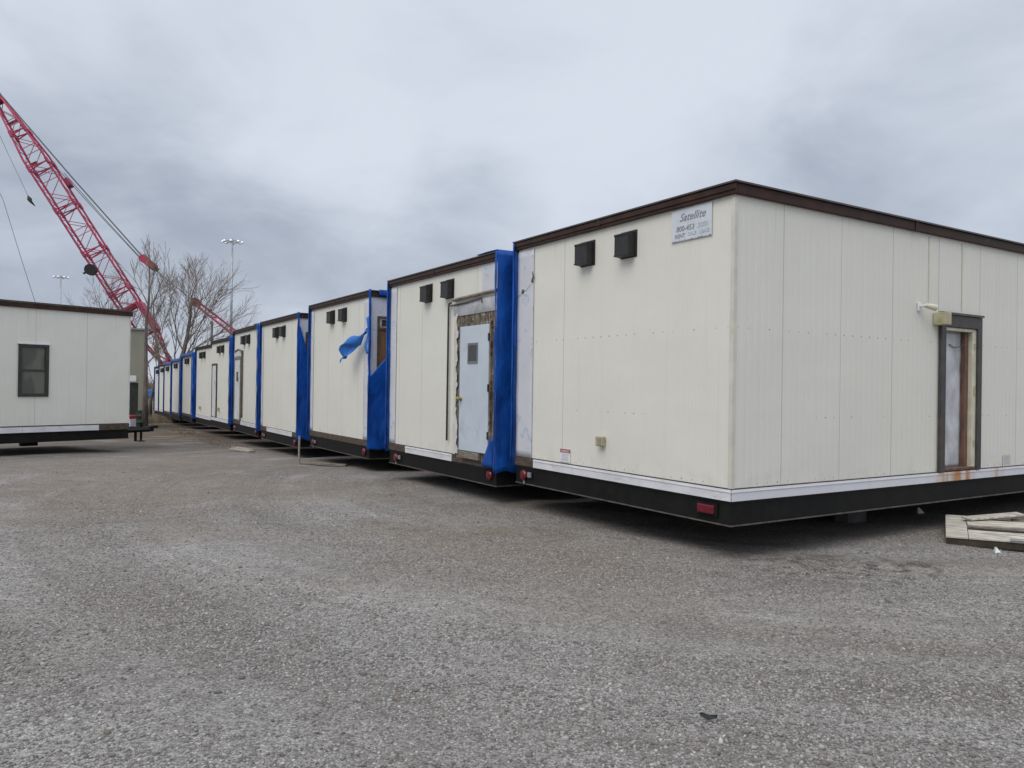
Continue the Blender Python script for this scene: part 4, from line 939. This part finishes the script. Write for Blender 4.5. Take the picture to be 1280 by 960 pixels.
# dry brush and weeds far off: one mass
def brush(name, lab, spots, hmin, hmax, n, seed):
    rg = np.random.default_rng(seed); mb = MB()
    for _ in range(n):
        x0, x1, y0, y1 = spots[rg.integers(len(spots))]
        x_, y_ = rg.uniform(x0, x1), rg.uniform(y0, y1); g = gz(x_, y_); h_ = rg.uniform(hmin, hmax) * (.5 + .5 * rg.random())
        for k_ in range(3):
            a_ = rg.uniform(0, 6.28); l_ = h_ * rg.uniform(.15, .45)
            w_ = .012 + h_ * .010
            p0 = Vector((x_, y_, g - .05)); p1 = Vector((x_ + l_ * .4 * math.cos(a_), y_ + l_ * .4 * math.sin(a_), g + h_ * .6)); p2 = Vector((x_ + l_ * math.cos(a_), y_ + l_ * math.sin(a_), g + h_))
            mb.tube([p0, p1, p2], [w_, w_ * .7, w_ * .25], 3, False)
    o = mb.build(name, 'brush', None); return tag(o, lab, 'brush', kind='stuff')
brush('distant_brush', 'dry brown brush along the far edge of the yard', [(-130, 70, 118, 150)], 1.2, 4.2, 9000, 4)
brush('dry_weeds', 'dry weeds and grass at the end of the trailer row', [(-27, -20.6, 47, 62), (-24.5, -21, 40, 50)], .12, .5, 1500, 5)
brush('roadside_weeds', 'low dead weeds and dirt clods along the foot of the far trailers', [(-9.0 - k_ * .58, -8.3 - k_ * .58, 23.2 + k_ * 1.05, 24.4 + k_ * 1.05) for k_ in range(16)], .02, .07, 420, 8)

# ------------------------------------------------------------------ world, sun, camera
w = bpy.data.worlds.new('World'); S.world = w; w.use_nodes = True
class WT(NT):
    def __init__(s, tree): s.t = tree
nt = w.node_tree; nt.nodes.clear(); W_ = WT(nt)
sky = W_.n('ShaderNodeTexSky'); sky.sky_type = 'NISHITA'; sky.sun_disc = False
SUN_EL, SUN_AZ = R(52), R(215)       # azimuth clockwise from +Y: behind the camera on the left
sky.sun_elevation = SUN_EL; sky.sun_rotation = SUN_AZ
bg1 = W_.n('ShaderNodeBackground'); W_.put(bg1.inputs[0], sky.outputs[0]); bg1.inputs[1].default_value = .08
dirv = W_.n('ShaderNodeTexCoord').outputs['Generated']
x, y, z = W_.sep(dirv)
zz = W_.math('MAXIMUM', z, 0.)
den = W_.math('ADD', zz, .30)
pl_ = W_.comb(W_.math('DIVIDE', x, den), W_.math('DIVIDE', y, den), 0.)
n1 = W_.noise(W_.mapv(pl_, loc=(3.1, 1.7, 0)), 1.7, 8, .56, .6)
n2 = W_.noise(W_.mapv(pl_, loc=(8.3, 4.2, 0)), .8, 4, .5, .3)
n3 = W_.noise(W_.mapv(dirv, (3.0, 3.0, 5.0)), 1., 6, .55, .6)
f_ = W_.math('ADD', W_.math('MULTIPLY', n1, .50), W_.math('ADD', W_.math('MULTIPLY', n2, .40), W_.math('MULTIPLY', n3, .35)))
def blob(px, py, rad, amt):
    d = uray(px, py, 1.) - Vector((0, 0, CAMH)); d.normalize()
    dp = W_.n('ShaderNodeVectorMath', operation='DISTANCE'); W_.put(dp.inputs[0], dirv); dp.inputs[1].default_value = d
    return W_.math('MULTIPLY', W_.ramp(W_.math('ADD', dp.outputs['Value'], W_.math('MULTIPLY', W_.math('SUBTRACT', n3, .5), .25)), 0., rad, 1., 0.), amt)
for b_ in ((60, 320, .36, -.16), (300, 340, .26, -.10), (600, 190, .20, -.13), (1110, 190, .26, -.11), (440, 90, .35, .04), (340, 190, .16, .10), (1270, 265, .14, .14), (900, 60, .3, .05), (690, 275, .13, .10), (150, 170, .18, -.06), (1180, 40, .2, -.06), (800, 150, .14, .06)):
    f_ = W_.math('ADD', f_, blob(b_[0], b_[1], b_[2], b_[3] * .95))
f_ = W_.math('ADD', f_, W_.math('MULTIPLY', W_.ramp(z, .05, .5), .16))
col = W_.mix(W_.ramp(f_, .38, .86), (.365, .415, .505), (.70, .755, .85))
cie = W_.math('ADD', .92, W_.math('MULTIPLY', W_.ramp(z, .45, 1.), 1.05))
col = W_.mix(1., col, W_.comb(cie, cie, cie), 'MULTIPLY')
bg2 = W_.n('ShaderNodeBackground'); W_.put(bg2.inputs[0], col); bg2.inputs[1].default_value = 1.
mx = W_.n('ShaderNodeMixShader', i0=.95); W_.put(mx.inputs[1], bg1.outputs[0]); W_.put(mx.inputs[2], bg2.outputs[0])
out = W_.n('ShaderNodeOutputWorld'); W_.put(out.inputs[0], mx.outputs[0])

sl = bpy.data.lights.new('sun', 'SUN'); sl.energy = 1.3; sl.angle = R(40); sl.color = (1., .93, .83)
so = bpy.data.objects.new('sun', sl); COL.objects.link(so)
sd_ = Vector((math.sin(SUN_AZ) * math.cos(SUN_EL), math.cos(SUN_AZ) * math.cos(SUN_EL), math.sin(SUN_EL)))
so.rotation_euler = sd_.to_track_quat('Z', 'Y').to_euler(); so.location = (-5, -5, 30)

cd = bpy.data.cameras.new('camera'); co = bpy.data.objects.new('camera', cd); COL.objects.link(co)
f, p, ro = 969.2486, .0035, .0146
cd.sensor_width = 36.; cd.lens = f / 1280 * 36; cd.clip_end = 4000; cd.clip_start = .05
Xv = Vector((1, 0, 0)); Zc = Vector((0, -math.sin(p), math.cos(p))); Fw = Vector((0, math.cos(p), math.sin(p)))
Rt = Xv * math.cos(ro) + Zc * math.sin(ro); Up = -Xv * math.sin(ro) + Zc * math.cos(ro)
m3 = Matrix((Rt, Up, -Fw)).transposed()
co.matrix_world = Matrix.Translation((0, 0, CAMH)) @ m3.to_4x4()
S.camera = co
S.view_settings.view_transform = 'Standard'; S.view_settings.look = 'None'; S.view_settings.exposure = .13; S.view_settings.gamma = 1
S.view_settings.use_curve_mapping = False
S.render.engine = 'CYCLES'; S.cycles.use_denoising = True; S.cycles.max_bounces = 6; S.cycles.diffuse_bounces = 4
